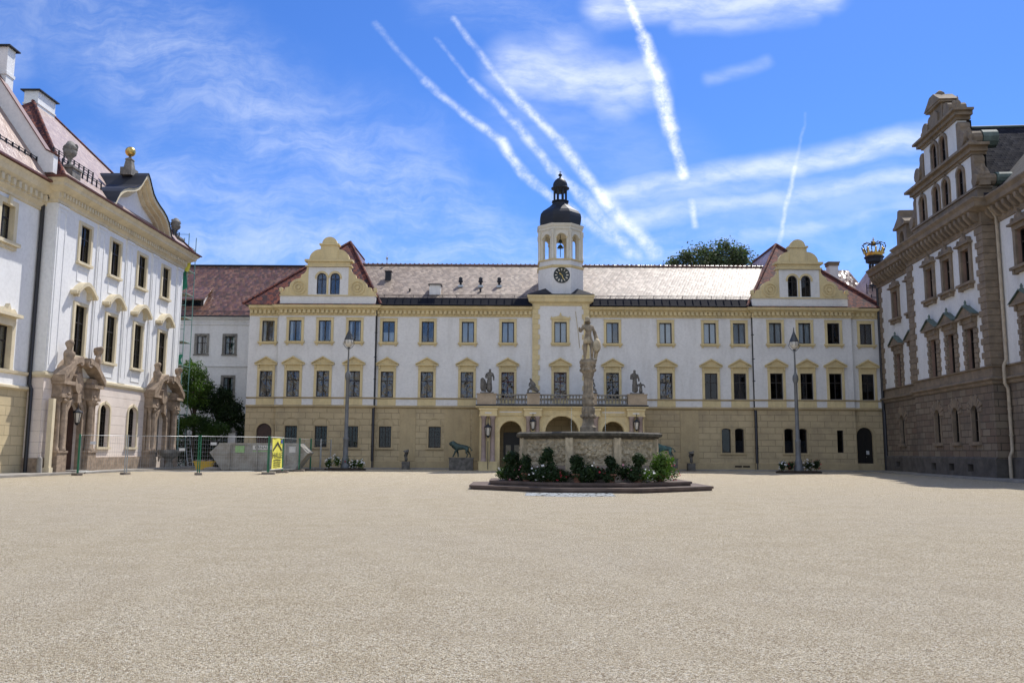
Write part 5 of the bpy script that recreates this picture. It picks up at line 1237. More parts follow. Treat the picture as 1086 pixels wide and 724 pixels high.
# ============================================================ GROUND
mb = MB(); mb.quad((-400, -300, -.02), (400, -300, -.02), (400, 700, -.02), (-400, 700, -.02)); struct('ground', mb, 'soilG')
mb = MB(); mb.quad((-32, -45, 0), (34, -45, 0), (34, 80, 0), (-32, 80, 0)); struct('courtyard_gravel', mb, 'gravel')
def kerb(name, pts, w):   # raised stone pavement strip
    mb = MB(); mb.plan(pts, 0.004, .12); return struct(name, mb, 'curb')
a = [LF.world(-14, -1.55), LF.world(19.3, -1.9), LF.world(21.5, -1.9), LF.world(21.5, .5), LF.world(-14, 1.2)]
kerb('pavement', a, 1)
a = [RF.world(-.2, -1.3), RF.world(36, -2.1), RF.world(36, .3), RF.world(-.2, .3)]
kerb('pavement', a, 1)
kerb('pavement', [(-21, 68.3), (p0-1, 68.3), (p0-1, 69.3), (-21, 69.3)], 1); kerb('pavement', [(p1+1, 68.3), (29, 68.3), (29, 69.3), (p1+1, 69.3)], 1)
FX, FY = 3.15, 35.5
mb = MB(); poly = [(FX-2.7, 29.2), (FX-1.2, 28.6), (FX+.4, 29.1), (FX+.5, 31.2), (FX-2.6, 31.2)]; mb.quad(*[(x, y, .006) for x, y in poly]); struct('paved_patch', mb, 'cobble')

# ============================================================ FOUNTAIN
F = thing('fountain', 'octagonal carved stone fountain basin on dark steps with a column in the courtyard centre', 'fountain', (FX, FY, 0))
def octo(r, ky=.97): return [(.34*r, -ky*r), (r, -.36*r), (r, .36*r), (.34*r, ky*r), (-.34*r, ky*r), (-r, .36*r), (-r, -.36*r), (-.34*r, -ky*r)]
mb = MB()
for r, z0, z1 in ((4.8, 0, .17), (4.02, .17, .34)):
    mb.plan(octo(r-.06, .9), z0, z1-.09); mb.plan(octo(r, .9), z1-.09, z1)
mb.build('step', 'step', F)
mb = MB(); BR = 2.62; q = octo(BR)
def panel(a, b, z0, z1, amp, m, d0=0, seed=0):
    dx, dy = b[0]-a[0], b[1]-a[1]; Ln = hypot(dx, dy); ux, uy = dx/Ln, dy/Ln; nx, ny = uy, -ux
    NX, NZ = max(8, int(Ln/.045)), 22; vs = []; fs = []
    for j in range(NZ+1):
        for i in range(NX+1):
            s, t = i/NX, j/NZ; e = min(s*Ln, (1-s)*Ln, t*(z1-z0), (1-t)*(z1-z0)); k = min(1, max(0, (e-.1)/.08)); 
            p = Vector((s*Ln*2.2+seed*7, t*3.1, seed)); nse = abs(noise.noise(p*1.6))*1.2+abs(noise.noise(p*3.3))*.7
            d = d0+(.03 if e < .09 else 0)-.05*k+k*amp*nse
            if abs(s-.5)*Ln < .42 and .15 < t < .95: d += amp*.9*max(0, 1-((abs(s-.5)*Ln)/.42)**2-(abs(t-.6)/.4)**2)
            vs.append((a[0]+ux*s*Ln+nx*d, a[1]+uy*s*Ln+ny*d, z0+t*(z1-z0)))
    for j in range(NZ):
        for i in range(NX): k = j*(NX+1)+i; fs.append((k, k+1, k+NX+2, k+NX+1))
    mb.add(vs, fs, m, False)
order = q[:]  # q runs counter clockwise starting front right
order = [(-.34*BR, -.97*BR), (.34*BR, -.97*BR), (BR, -.36*BR), (BR, .36*BR), (.34*BR, .97*BR), (-.34*BR, .97*BR), (-BR, .36*BR), (-BR, -.36*BR)]
for i in range(8): panel(order[i], order[(i+1) % 8], .95, 2.0, .17, 0, 0, i)
mb.plan([(x*.97, y*.97) for x, y in order], .34, 2.05)
mb.sweep([(x, y) for x, y in order], [(-.2, .34), (.2, .34), (.2, .62), (.12, .7), (.1, .85), (.02, .95), (-.2, .95)], 1, True)
for x, y in order:
    a = atan2(y, x); cx_, cy_ = x*1.0, y*1.0
    mb.plan([(cx_+.17*cos(a+pi/4+k*pi/2)*1.2, cy_+.17*sin(a+pi/4+k*pi/2)*1.2) for k in range(4)], .7, 2.02)
bas = mb.build('basin', ['fountD', 'pinkstF'], F)
mb = MB(); mb.sweep(order, [(-.5, 1.98), (.12, 1.98), (.2, 2.06), (.3, 2.1), (.32, 2.2), (.2, 2.26), (-.5, 2.26)], 0, True); mb.plan([(x*.86, y*.86) for x, y in order], 2.0, 2.2)
mb.build('basin_lip', 'fountL', bas, jitter=.012, jscale=4)
# column
col = MB(); cx0 = .05
col.lathe([(.36, 2.2), (.36, 2.5), (.28, 2.56), (.24, 2.7), (.26, 2.95), (.31, 3.15), (.3, 3.3), (.22, 3.36), (.22, 3.42)], cx0, 0, 0, 8, 0, False, .5)
col.lathe([(.24, 3.4), (.28, 3.5), (.25, 3.56), (.24, 3.8), (.22, 3.86), (.205, 4.0), (.2, 4.5), (.2, 4.6), (.23, 4.65), (.23, 4.72), (.29, 4.8), (.31, 4.95), (.3, 5.1), (.35, 5.16), (.35, 5.28), (.1, 5.3)], cx0, 0, 0, 14)
for i in range(8):
    a = 2*pi*i/8; col.ball((cx0+.3*cos(a), .3*sin(a), 4.88), .07, 0, 8); col.ball((cx0+.29*cos(a+.4), .29*sin(a+.4), 5.05), .07, 0, 8); col.ball((cx0+.27*cos(a+.4), .27*sin(a+.4), 2.95), .09, 0, 8)
    col.ball((cx0+.21*cos(a+.2), .21*sin(a+.2), 3.72), .07, 0, 8)
col.build('column', 'fount', F, jitter=.025, jscale=4)
# standing warrior on the column: contrapposto, staff in his right hand, shield at his left
t = thing('statue', 'weathered stone warrior holding a staff, standing on top of the fountain column', 'statue', (FX+.05, FY, 5.28))
nd = [(0, 0, .92, .155, .12), (.02, 0, 1.08, .13, .10), (.03, .01, 1.25, .165, .115), (.02, 0, 1.40, .15, .10), (.0, -.01, 1.5, .06, .06), (-.01, -.03, 1.62, .085, .10), (-.01, -.02, 1.72, .07, .085),
      (-.19, 0, 1.40, .065), (-.30, -.03, 1.18, .055), (-.36, -.14, 1.28, .045), (-.37, -.18, 1.36, .045),
      (.20, 0, 1.38, .065), (.31, .03, 1.14, .055), (.33, -.06, .92, .045), (.33, -.1, .84, .05),
      (-.09, 0, .84, .10), (-.11, -.03, .48, .075), (-.13, .0, .1, .05), (-.14, -.12, .04, .045),
      (.10, 0, .84, .10), (.17, -.10, .50, .075), (.15, .02, .12, .05), (.19, -.10, .05, .045)]
ed = [(0, 1), (1, 2), (2, 3), (3, 4), (4, 5), (5, 6), (3, 7), (7, 8), (8, 9), (9, 10), (3, 11), (11, 12), (12, 13), (13, 14), (0, 15), (15, 16), (16, 17), (17, 18), (0, 19), (19, 20), (20, 21), (21, 22)]
skin('figure', [(a, b, c, *[q*1.16 for q in r]) for a, b, c, *r in nd], ed, 'fount', t, jitter=.024)
m = MB(); m.lathe([(.24, 0), (.24, .05), (.2, .06)], 0, 0, -.01, 12); m.box(-.3, .35, -.22, .22, -.02, .04); m.build('statue_base', 'fount', t, jitter=.01)
m = MB(); m.tube([(-.36, -.2, .5), (-.40, -.2, 1.0), (-.52, -.18, 2.02)], .018, 6); m.build('staff', 'fountD', t)
m = MB(); m.lathe([(.001, -.04), (.12, -.03), (.2, 0), (.12, .03), (.001, .04)], 0, 0, 0, 16); s_ = m.build('shield', 'fountD', t, (.36, -.12, .62)); s_.rotation_euler = (pi/2, 0, .3); s_.scale = (.9, 1.5, 1)
m = MB()
for i in range(11): a = 2*pi*i/11; m.add([(.12*cos(a), .09*sin(a), 1.0), (.12*cos(a+.5), .09*sin(a+.5), 1.0), (.17*cos(a+.5), .14*sin(a+.5), .72), (.17*cos(a), .14*sin(a), .72)], [(0, 1, 2, 3)])
m.lathe([(.14, 1.02), (.17, .9), (.2, .7), (.16, .71)], 0, 0, 0, 12, sy=.85); m.lathe([(.1, 1.66), (.11, 1.72), (.08, 1.8), (.02, 1.84)], -.01, -.02, 0, 10)
m.tube([(.22, .04, 1.36), (.34, .1, 1.0), (.38, .08, .5), (.3, .06, .1)], [.05, .08, .1, .07], 8); m.build('drapery', 'fountD', t, jitter=.02, jscale=6)
t.scale = (1.02,)*3
for x, lab in ((606, 'thin white water jet rising left of the fountain column'), (642, 'thin white water jet rising right of the fountain column')):
    xx = onY(x, 450, 35.3)[0]; z0 = 2.2; z1 = onY(x, 431, 35.3)[1]
    m = MB().tube([(0, 0, 0), (.0, 0, (z1-z0)*.5), (.015, 0, z1-z0)], [.02, .016, .01], 6); tag(m.build('water_jet', 'water', None, (xx, 35.3, z0)), lab, 'water jet')

# ============================================================ PLANTS
def leaves(mb, blobs, n, size, m=0, flat=.35, rr=None, shell=.55):
    """small leaf faces spread through the volume of several uneven clumps"""
    rr = rr or random
    tot = sum(b[3]*b[4]*b[5] for b in blobs)
    for (cx, cy, cz, rx, ry, rz) in blobs:
        k = max(6, int(n*rx*ry*rz/tot))
        for _ in range(k):
            while True:
                v = Vector((rr.uniform(-1, 1), rr.uniform(-1, 1), rr.uniform(-1, 1)))
                if .05 < v.length < 1: break
            v = v.normalized()*(shell+(1-shell)*rr.random())*(1+.28*noise.noise(Vector((v.x*2.2+cx, v.y*2.2+cy, v.z*2.2+cz))))
            c = Vector((cx+v.x*rx, cy+v.y*ry, cz+v.z*rz)); s = size*rr.uniform(.6, 1.3)
            n_ = (v+Vector((rr.gauss(0, .6), rr.gauss(0, .6), rr.gauss(.3, .6)))).normalized(); u = n_.orthogonal().normalized()
            u = (Matrix.Rotation(rr.uniform(0, 6.28), 3, n_) @ u); w = n_.cross(u)
            mb.add([c-u*s, c+w*s*.45+n_*s*.12, c+u*s, c-w*s*.45+n_*s*.12], [(0, 1, 2, 3)], m)
    return mb
def flower_bits(mb, blobs, n, size, m, rr):
    for _ in range(n):
        b = rr.choice(blobs); v = Vector((rr.gauss(0, 1), rr.gauss(0, 1), rr.gauss(.2, .8))).normalized()
        c = Vector((b[0]+v.x*b[3]*1.02, b[1]+v.y*b[4]*1.02, b[2]+v.z*b[5]*1.02)); s = size*rr.uniform(.6, 1.2)
        for q in range(3):
            u = Vector((rr.gauss(0, 1), rr.gauss(0, 1), rr.gauss(0, 1))).normalized(); w = u.orthogonal().normalized()
            mb.add([c-u*s, c+w*s, c+u*s, c-w*s], [(0, 1, 2, 3)], m)
def shrub(label, x, y, z, r, h, mat, seed, group=None, stem=True):
    rr = random.Random(seed); t = thing('shrub', label, 'shrub', (x, y, z), 0, group); mb = MB()
    bl = [(rr.uniform(-.25, .25)*r, rr.uniform(-.25, .25)*r, h-r*.8+rr.uniform(-.3, .3)*r, r*rr.uniform(.45, .8), r*rr.uniform(.45, .8), r*rr.uniform(.45, .8)) for _ in range(5)]+[(rr.uniform(-.9, .9)*r, 0, h*rr.uniform(.5, .75), r*.5, r*.5, r*.5) for _ in range(3)]+[(rr.uniform(-.2, .2)*r, rr.uniform(-.2, .1)*r, h*.32, r*.95, r*.9, h*.3), (rr.uniform(-.5, .5)*r, -.1, h*.2, r, r*.8, h*.2)]
    leaves(mb, bl, 1700, .066, 0, rr=rr, shell=.3); mb.build('foliage', mat, t)
    if stem:
        MB().tube([(0, 0, .1), (.03, 0, h*.4), (0, .02, h-r*.6)], [.04, .035, .02], 6).build('stem', 'wood', t)
        MB().lathe([(.14, 0), (.2, .26), (.22, .26), (.22, .32), (.18, .32)], 0, 0, 0, 12).build('pot', 'terra', t)
    return t
def flowers(label, x, y, z, r, h, pet, seed, group, mat='leafB', n=26, nl=760, ps=.042):
    rr = random.Random(seed); t = thing('flowering_plant', label, 'flowers', (x, y, z), 0, group)
    bl = [(rr.uniform(-.4, .4)*r, rr.uniform(-.4, .4)*r, h*rr.uniform(.35, .6), r*rr.uniform(.5, .7), r*rr.uniform(.5, .7), h*rr.uniform(.35, .45)) for _ in range(4)]
    leaves(MB(), [], 0, 1) if False else None
    mb = MB(); leaves(mb, bl, nl, .055, 0, rr=rr, shell=.3); mb.build('foliage', mat, t)
    mb = MB(); flower_bits(mb, bl, n, ps, 0, rr); mb.build('blossom', pet, t); return t
G1, G2 = 'shrubs round the fountain basin', 'flowering plants round the fountain basin'
def onring(px, r=3.42):
    # front arc of the planting ring at sighted column px
    best = None
    for k in range(-110, 111):
        a = radians(k); x = FX+r*sin(a); y = FY-r*cos(a)*.93; e = abs(CXP+FP*x/(y*1.0)-px)
        if best is None or e < best[0]: best = (e, x, y)
    return best[1], best[2]
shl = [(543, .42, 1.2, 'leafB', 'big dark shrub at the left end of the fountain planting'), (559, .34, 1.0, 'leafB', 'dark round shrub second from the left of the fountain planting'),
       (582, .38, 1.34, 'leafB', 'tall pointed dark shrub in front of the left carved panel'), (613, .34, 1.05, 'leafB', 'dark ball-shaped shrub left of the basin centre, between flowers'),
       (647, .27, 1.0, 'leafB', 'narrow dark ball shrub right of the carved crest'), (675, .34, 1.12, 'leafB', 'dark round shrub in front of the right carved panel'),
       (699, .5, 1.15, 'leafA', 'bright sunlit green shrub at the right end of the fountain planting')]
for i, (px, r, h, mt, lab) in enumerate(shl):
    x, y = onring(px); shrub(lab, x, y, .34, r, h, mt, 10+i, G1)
fl = [(537, 'petW', 'white and green flowers at the far left end of the planting', 26), (550, 'petP', 'pink blossoms below the two left shrubs', 16), (566, 'petR', 'dark red leafy plant between the second and third shrubs', 14), (577, 'petW', 'white trailing blossoms under the tall pointed shrub', 34),
      (592, 'petR', 'red blossoms right of the tall pointed shrub', 18), (603, 'petR', 'sparse red blossoms before the left edge of the middle panel', 10), (620, 'petW', 'few white blossoms below the basin crest', 8), (634, 'petR', 'red flowers left of the narrow ball shrub', 14),
      (660, 'petP', 'pale pink flowers between the two right ball shrubs', 12), (686, 'petW', 'white flowers left of the bright green shrub', 30), (706, 'petR', 'crimson and pink flowers at the right end of the planting', 46)]
for i, (px, pet, lab, n) in enumerate(fl):
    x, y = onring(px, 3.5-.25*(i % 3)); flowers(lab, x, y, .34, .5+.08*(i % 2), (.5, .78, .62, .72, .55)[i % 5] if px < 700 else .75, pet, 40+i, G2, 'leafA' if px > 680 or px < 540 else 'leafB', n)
# lamp posts in flower beds
def lamp(name_l, x, y, gz, group='lamp posts'):
    t = thing('lamp_post', name_l, 'street lamp', (x, y, 0), 0, group); H = gz
    MB().lathe([(.36, 0), (.36, .4), (.28, .5), (.26, .9), (.2, 1.0), (.19, 2.2), (.22, 2.28), (.22, 2.4), (.15, 2.5), (.125, H-2.9), (.17, H-2.8), (.22, H-2.6), (.2, H-2.35), (.1, H-2.2), (.07, H-2.0), (.055, H-.6), (.09, H-.5), (.05, H-.4)], 0, 0, 0, 12).build('post', 'ironG', t)
    m = MB(); m.lathe([(.05, H-.46), (.14, H-.4), (.16, H-.38), (.1, H-.37)], 0, 0, 0, 8, 0, False)
    for i in range(8): a = 2*pi*i/8; m.tube([(.33*cos(a), .33*sin(a), H-.1), (.35*cos(a), .35*sin(a), H+.22), (.18*cos(a), .18*sin(a), H+.62)], .014, 4)
    m.lathe([(.31, H+.22), (.34, H+.26), (.17, H+.6), (.18, H+.66), (.1, H+.85), (.05, H+1.0), (.02, H+1.3)], 0, 0, 0, 8, 0, False); m.build('lamp_cage', 'iron', t)
    MB().lathe([(.01, H-.38), (.17, H-.3), (.29, H-.12), (.33, H+.08), (.29, H+.2), (.01, H+.26)], 0, 0, 0, 16).build('lamp_glass', 'lampw', t)
    for s in (-1, 1): m = MB().tube([(s*.1, 0, H-.5), (s*.3, 0, H-.3), (s*.45, 0, H-.05), (s*.38, 0, H+.05)], .02, 5).build('bracket', 'iron', t)
    return t
lx, ly = onY(366.5, 480, 64)[0], 64; rx, ry = onY(846.5, 480, 63)[0], 63
lamp('grey lamp post in the white flower bed left of the entrance porch', lx, ly, 9.6)
lamp('grey lamp post in the dark flower bed right of the entrance porch', rx, ry, 9.5)
def bed(x, y, w, labs, seed, whites, mat):
    b = tag(MB().lathe([(w, 0), (w, .1), (w-.15, .16), (.01, .18)], 0, 0, 0, 18, sy=.6).build('flower_bed', 'soil', None, (x, y, .004)), labs[0], 'flower bed')
    rr = random.Random(seed)
    for i, dx in enumerate((-.72, -.35, .05, .4, .78)):
        flowers(labs[1+i], x+dx*w, y+rr.uniform(-.35, .1), .15, .42, rr.uniform(.7, 1.05), 'petW' if whites[i] else 'petR', seed+i, 'flowering plants at the lamp posts', mat, 34 if whites[i] else 8, 700, .06)
bed(lx, ly, 1.55, ['low round soil bed under the left lamp post', 'white roses at the left end of the left lamp bed', 'green plant with white buds left of the left lamp post', 'green shrub tight at the foot of the left lamp post', 'bushy green plant just right of the left lamp post', 'white roses at the right end of the left lamp bed'], 71, (1, 1, 0, 1, 1), 'leafA')
bed(rx, ry, 1.7, ['low round soil bed under the right lamp post', 'white roses at the left end of the right lamp bed', 'dark plant left of the right lamp post', 'dark plant at the foot of the right lamp post', 'white and red roses just right of the right lamp post', 'low dark plant at the right end of the right lamp bed'], 81, (1, 0, 0, 1, 0), 'leafB')

def tree(label, x, y, blobs, n, size, mat, trunk_r, group=None, name='tree', seed=1, mat2=None, shell=.4):
    rr = random.Random(seed); t = thing(name, label, 'tree', (x, y, 0), 0, group); mb = MB()
    sub = []
    for b in blobs:
        for _ in range(9):
            v = Vector((rr.gauss(0, 1), rr.gauss(0, 1), rr.gauss(0, 1))).normalized()*rr.uniform(.5, .95)
            k = rr.uniform(.25, .45); sub.append((b[0]+v.x*b[3], b[1]+v.y*b[4], b[2]+v.z*b[5], b[3]*k, b[4]*k, b[5]*k))
    leaves(mb, blobs, int(n*.45), size, 0, rr=rr, shell=shell); leaves(mb, sub, int(n*.55), size, 1 if mat2 else 0, rr=rr, shell=.3)
    mb.build('crown', [mat, mat2 or mat], t); m = MB(); zc = sum(b[2] for b in blobs)/len(blobs)
    m.tube([(0, 0, -.1), (.1, 0, zc*.4), (0, .1, zc*.8), (.1, 0, zc)], [trunk_r, trunk_r*.8, trunk_r*.6, trunk_r*.3], 8)
    for b in blobs: m.tube([(0, 0, zc*.55), (b[0]*.5, b[1]*.5, (zc*.6+b[2])/2), (b[0], b[1], b[2])], [trunk_r*.45, trunk_r*.3, .03], 6)
    m.build('trunk', 'wood', t); return t
tree('broad leafy tree rising behind the glittering main roof', 23.6, 98, [(0, 0, 22.8, 3.8, 3.5, 3.6), (-3.9, .5, 21.8, 2.7, 2.5, 2.6), (3.6, 0, 22.6, 2.7, 2.5, 3.0), (1.4, -1, 24.3, 2.3, 2, 2.3), (-1.9, 0, 23.9, 2.3, 2, 2.2), (5.4, .5, 21.5, 1.7, 2, 3.0), (-5.2, 0, 20.3, 1.6, 2, 2.4), (0, 0, 19, 5.8, 3, 3)], 30000, .2, 'leafC', .45, 'trees', 'tree', 3, 'leafC')
tree('pale green treetop behind the low pinkish roof, left of the crown', 41.3, 98, [(0, 0, 17.8, 2.2, 2, 2.6), (1.5, 0, 16.5, 2, 2, 2.5), (-1.5, 0, 16.5, 1.8, 2, 2.2)], 4200, .17, 'leafC', .25, 'trees', 'tree', 5)
GL = 'trees and bushes beside the scaffold'
def bx(px, Y=72): return onY(px, 450, Y)[0]
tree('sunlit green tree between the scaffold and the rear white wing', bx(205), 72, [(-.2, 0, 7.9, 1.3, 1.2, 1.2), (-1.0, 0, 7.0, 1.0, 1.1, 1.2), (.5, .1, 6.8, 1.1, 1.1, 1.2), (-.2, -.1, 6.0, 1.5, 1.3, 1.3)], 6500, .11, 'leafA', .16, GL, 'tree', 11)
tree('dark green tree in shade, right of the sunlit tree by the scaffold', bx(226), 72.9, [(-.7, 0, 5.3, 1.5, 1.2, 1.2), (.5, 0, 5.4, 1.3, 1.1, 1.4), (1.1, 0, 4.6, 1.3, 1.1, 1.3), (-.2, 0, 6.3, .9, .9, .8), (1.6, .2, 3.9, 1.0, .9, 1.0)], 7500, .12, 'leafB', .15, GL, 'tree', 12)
def bush(label, x, y, bl, n, mat, seed, nm='bush', size=.1):
    rr = random.Random(seed); t = thing(nm, label, 'bush', (x, y, 0), 0, GL); mb = MB(); leaves(mb, bl, n, size, 0, rr=rr, shell=.35); mb.build('foliage', mat, t)
    m = MB(); [m.tube([(b[0]*.2, b[1]*.2, 0), (b[0]*.7, b[1], b[2])], [.05, .02], 5) for b in bl]; m.build('stem', 'wood', t)
bush('yellow-green sunlit bush hanging low beside the scaffold foot', bx(200, 70.6), 70.9, [(-.4, 0, 3.7, .9, .8, .7), (.4, 0, 3.9, .8, .8, .55), (-.9, 0, 2.9, .6, .7, .8)], 2600, 'leafA', 21)
bush('mid green overhanging bush between the yellow-green bush and the skip', bx(218, 71.3), 71.3, [(-.4, 0, 3.6, 1.3, .9, .75), (1.0, 0, 3.2, 1.3, .9, .65), (.2, 0, 2.8, 1.2, .8, .6)], 4200, 'leafA2', 22)
bush('very dark low bush behind the left end of the skip', bx(230, 74), 74, [(-3.0, 0, 1.5, 1.5, .8, 1.5), (-1.2, 0, 1.5, 1.6, .8, 1.6), (.8, 0, 1.5, 1.6, .8, 1.5)], 6500, 'leafB', 23, size=.13)  # shade under the trees is put into its dark leaf colour
bush('dark creeper mound by the arched doorway of the main wing', bx(258, 72), 72.6, [(-.5, 0, 2.9, 1.3, .8, .75), (.9, 0, 2.8, 1.0, .8, .6), (0, 0, 1.6, 1.1, .7, .9)], 4200, 'leafB', 24)
t = thing('gate_pillar', 'pale gate pillar half hidden by bushes behind the skip', 'pillar', (bx(247.5, 72), 72, 0)); MB().box(-.3, .3, -.3, .3, 0, 2.9).build('shaft', 'white', t); MB().box(-.4, .4, -.4, .4, 2.9, 3.05).lathe([(.3, 3.05), (.2, 3.2), (.02, 3.35)], 0, 0, 0, 4, 0, False, .5).build('cap', 'grey', t)

# ============================================================ SCULPTURES
def lion(label, x, y, face, mat, plx):
    t = thing('lion_statue', label, 'lion statue', (x, y, 0), 0, 'bronze lions beside the porch')
    MB().box(-.92, .92, -.42, .42, 0, .9).box(-.96, .96, -.46, .46, .9, .98).build('pedestal', 'greyD', t)
    s = -face; z = .98    # face -1: head at left
    nd = [(-.45, 0, .80, .21, .24), (-.1, 0, .80, .19, .22), (.3, 0, .80, .17, .2), (.5, 0, .78, .17, .18), (-.62, 0, .90, .33, .28), (-.78, 0, 1.06, .34, .30), (-.96, 0, 1.04, .2, .2), (-1.1, 0, .96, .11, .12),
          (-.5, -.13, .55, .1), (-.62, -.14, .3, .065), (-.72, -.14, .07, .06), (-.8, -.14, .04, .05), (-.42, .13, .55, .1), (-.32, .14, .3, .065), (-.28, .14, .07, .06), (-.36, .14, .04, .05),
          (.5, -.12, .58, .12), (.42, -.13, .36, .07), (.56, -.13, .24, .05), (.5, -.13, .05, .055), (.42, -.13, .03, .05), (.52, .12, .58, .12), (.66, .13, .36, .07), (.8, .13, .22, .05), (.78, .13, .05, .055), (.7, .13, .03, .05),
          (.68, 0, .82, .05), (.84, 0, .7, .03), (.9, 0, .5, .03), (.98, 0, .62, .045)]
    ed = [(0, 1), (1, 2), (2, 3), (0, 4), (4, 5), (5, 6), (6, 7), (0, 8), (8, 9), (9, 10), (10, 11), (0, 12), (12, 13), (13, 14), (14, 15), (3, 16), (16, 17), (17, 18), (18, 19), (19, 20), (3, 21), (21, 22), (22, 23), (23, 24), (24, 25), (3, 26), (26, 27), (27, 28), (28, 29)]
    nd = [(n[0]*.86*s*-1 if face > 0 else n[0]*.86, n[1], n[2]+z, *n[3:]) for n in nd]
    skin('body', nd, ed, mat, t, jitter=.015, root=0)
    return t
xl = onY(489.3, 485, 66.2)[0]; lion('dark bronze lion walking left on a stone block, left of the entrance porch', xl, 66.2, -1, 'bronze', 0)
xr = onY(705, 485, 66.2)[0]; lion('greenish bronze lion right of the porch, partly hidden by the fountain', xr, 66.2, 1, 'bronzeG', 0)
def stele(label, px, py):
    x = onY(px, 485, 68.2)[0]; t = thing('stone_torso', label, 'sculpture', (x, 68.0, 0), 0, 'small dark torsos against the wall')
    MB().box(-.3, .3, -.25, .25, 0, .62).build('pedestal', 'greyD', t)
    skin('torso', [(0, 0, .62, .2, .16), (.03, 0, .85, .14, .12), (-.02, 0, 1.1, .17, .14), (.05, 0, 1.35, .24, .17), (.0, 0, 1.52, .22, .14), (.2, 0, 1.5, .1), (-.2, 0, 1.42, .1)], [(0, 1), (1, 2), (2, 3), (3, 4), (4, 5), (4, 6)], 'greyD', t, jitter=.03)
stele('small dark stone torso against the wall between two ground floor windows, left of the porch', 430.8, 0)
stele('small dark stone torso against the flat wall strip right of the porch', 732.3, 0)
def robed(parent, x, z, h, lean=0, s=1, arms=1):
    k = h/1.75
    nd = [(x, 0, z, .26*s, .22), (x+.01, 0, z+.4, .23*s, .19), (x+lean*.4, 0, z+.85, .17, .15), (x+lean*.7, 0, z+1.1, .15, .12), (x+lean, 0, z+1.36, .18, .13), (x+lean*1.1, 0, z+1.5, .06, .06), (x+lean*1.2, -.02, z+1.64, .095, .11), (x+lean*1.2, -.01, z+1.74, .07, .08),
          (x+lean-.22, 0, z+1.34, .07), (x+lean-.3, -.05, z+1.08, .06), (x+lean-.12, -.2, z+1.02, .05), (x+lean+.22, 0, z+1.34, .07), (x+lean+.32, -.04, z+1.06, .06), (x+lean+.3, -.16, z+.86, .05)]
    nd = [(a*1, b*1, z+(c-z)*k, *[q*(1.3 if c-z < 1.45 else 1.1) for q in r]) for a, b, c, *r in nd]
    return nd, [(0, 1), (1, 2), (2, 3), (3, 4), (4, 5), (5, 6), (6, 7), (4, 8), (8, 9), (9, 10), (4, 11), (11, 12), (12, 13)]
zb_ = zt+.05; GB = 'stone figures on the balcony balustrade'
def bal_fig(kind, label, x):
    t = thing('statue', label, 'statue', (x, YM-PD+.08, zb_), 0, GB); MB().box(-.52, .52, -.28, .28, 0, .1).build('statue_base', 'greyD', t)
    if kind == 'stand_l':
        n, e = robed(t, .18, .1, 1.85, .04); skin('figure', n, e, 'greyD', t, jitter=.03)
        skin('lion_companion', [(-.3, 0, .1, .27, .25), (-.32, 0, .5, .24, .22), (-.28, -.05, .85, .27, .24), (-.34, -.12, 1.12, .2, .2), (-.42, -.2, 1.08, .08), (-.15, -.2, .3, .07), (-.12, -.25, .1, .07)], [(0, 1), (1, 2), (2, 3), (3, 4), (1, 5), (5, 6)], 'greyD', t, jitter=.03)
    elif kind == 'stand_r':
        n, e = robed(t, -.15, .1, 1.8, -.02); skin('figure', n, e, 'greyD', t, jitter=.03)
        n, e = robed(t, .3, .1, .85, .0, .6); skin('child_companion', [(a, b, c, max(.03, r[0]*.6), max(.03, r[-1]*.6)) for a, b, c, *r in n], e, 'greyD', t, jitter=.02)
    else:
        f = 1 if kind == 'seat_l' else -1
        nd = [(0, 0, .35, .24, .2), (-.02, 0, .6, .17, .14), (-.1, 0, .85, .18, .13), (-.16, 0, 1.0, .07), (-.22, -.03, 1.12, .1, .1), (-.24, -.02, 1.2, .07), (-.3, -.02, .82, .06), (-.36, -.1, .6, .05), (-.2, -.18, .55, .05), (.08, .02, .82, .06), (.16, -.05, .6, .05), (-.22, -.1, .42, .13), (-.4, -.12, .3, .09), (-.42, -.12, .1, .07), (.25, 0, .3, .14), (.42, 0, .18, .12)]
        ed = [(0, 1), (1, 2), (2, 3), (3, 4), (4, 5), (2, 6), (6, 7), (7, 8), (2, 9), (9, 10), (0, 11), (11, 12), (12, 13), (0, 14), (14, 15)]
        skin('figure', [(f*a, b, c, *r) for a, b, c, *r in nd], ed, 'greyD', t, jitter=.03)
    return t
pm = [(a+b)/2 for a, b in posts]
bal_fig('stand_l', 'dark stone figure standing with an upright lion, at the left end of the balcony', pm[0])
bal_fig('seat_l', 'small seated stone figure bending forward, between balcony left end and fountain column', pm[1])
bal_fig('seat_r', 'small seated stone figure just right of the fountain column, mostly hidden by it', pm[2])
bal_fig('stand_r', 'dark stone figure standing with a child, at the right end of the balcony', pm[3])
for i, (x, lab) in enumerate(((pcol[0][0], 'black lantern with white glass on the leftmost porch column pair'), (pcol[1][0], 'black lantern between the left arch and the central arch of the porch'), (pcol[3][0], 'black lantern on the rightmost porch column pair'))):
    lantern(lab, (x, YM-PD-.55, ZP(459) if i == 0 else ZP(452)), 1.25 if i == 0 else 1.1, 0)
tag(MB().tube([(0, 0, 0), (0, 0, ZP(461)-.6)], .03, 6).build('slim_pole', 'metal', None, (pcol[0][0], YM-PD-.55, .12)), 'slim dark pole under the leftmost porch lantern', 'pole')

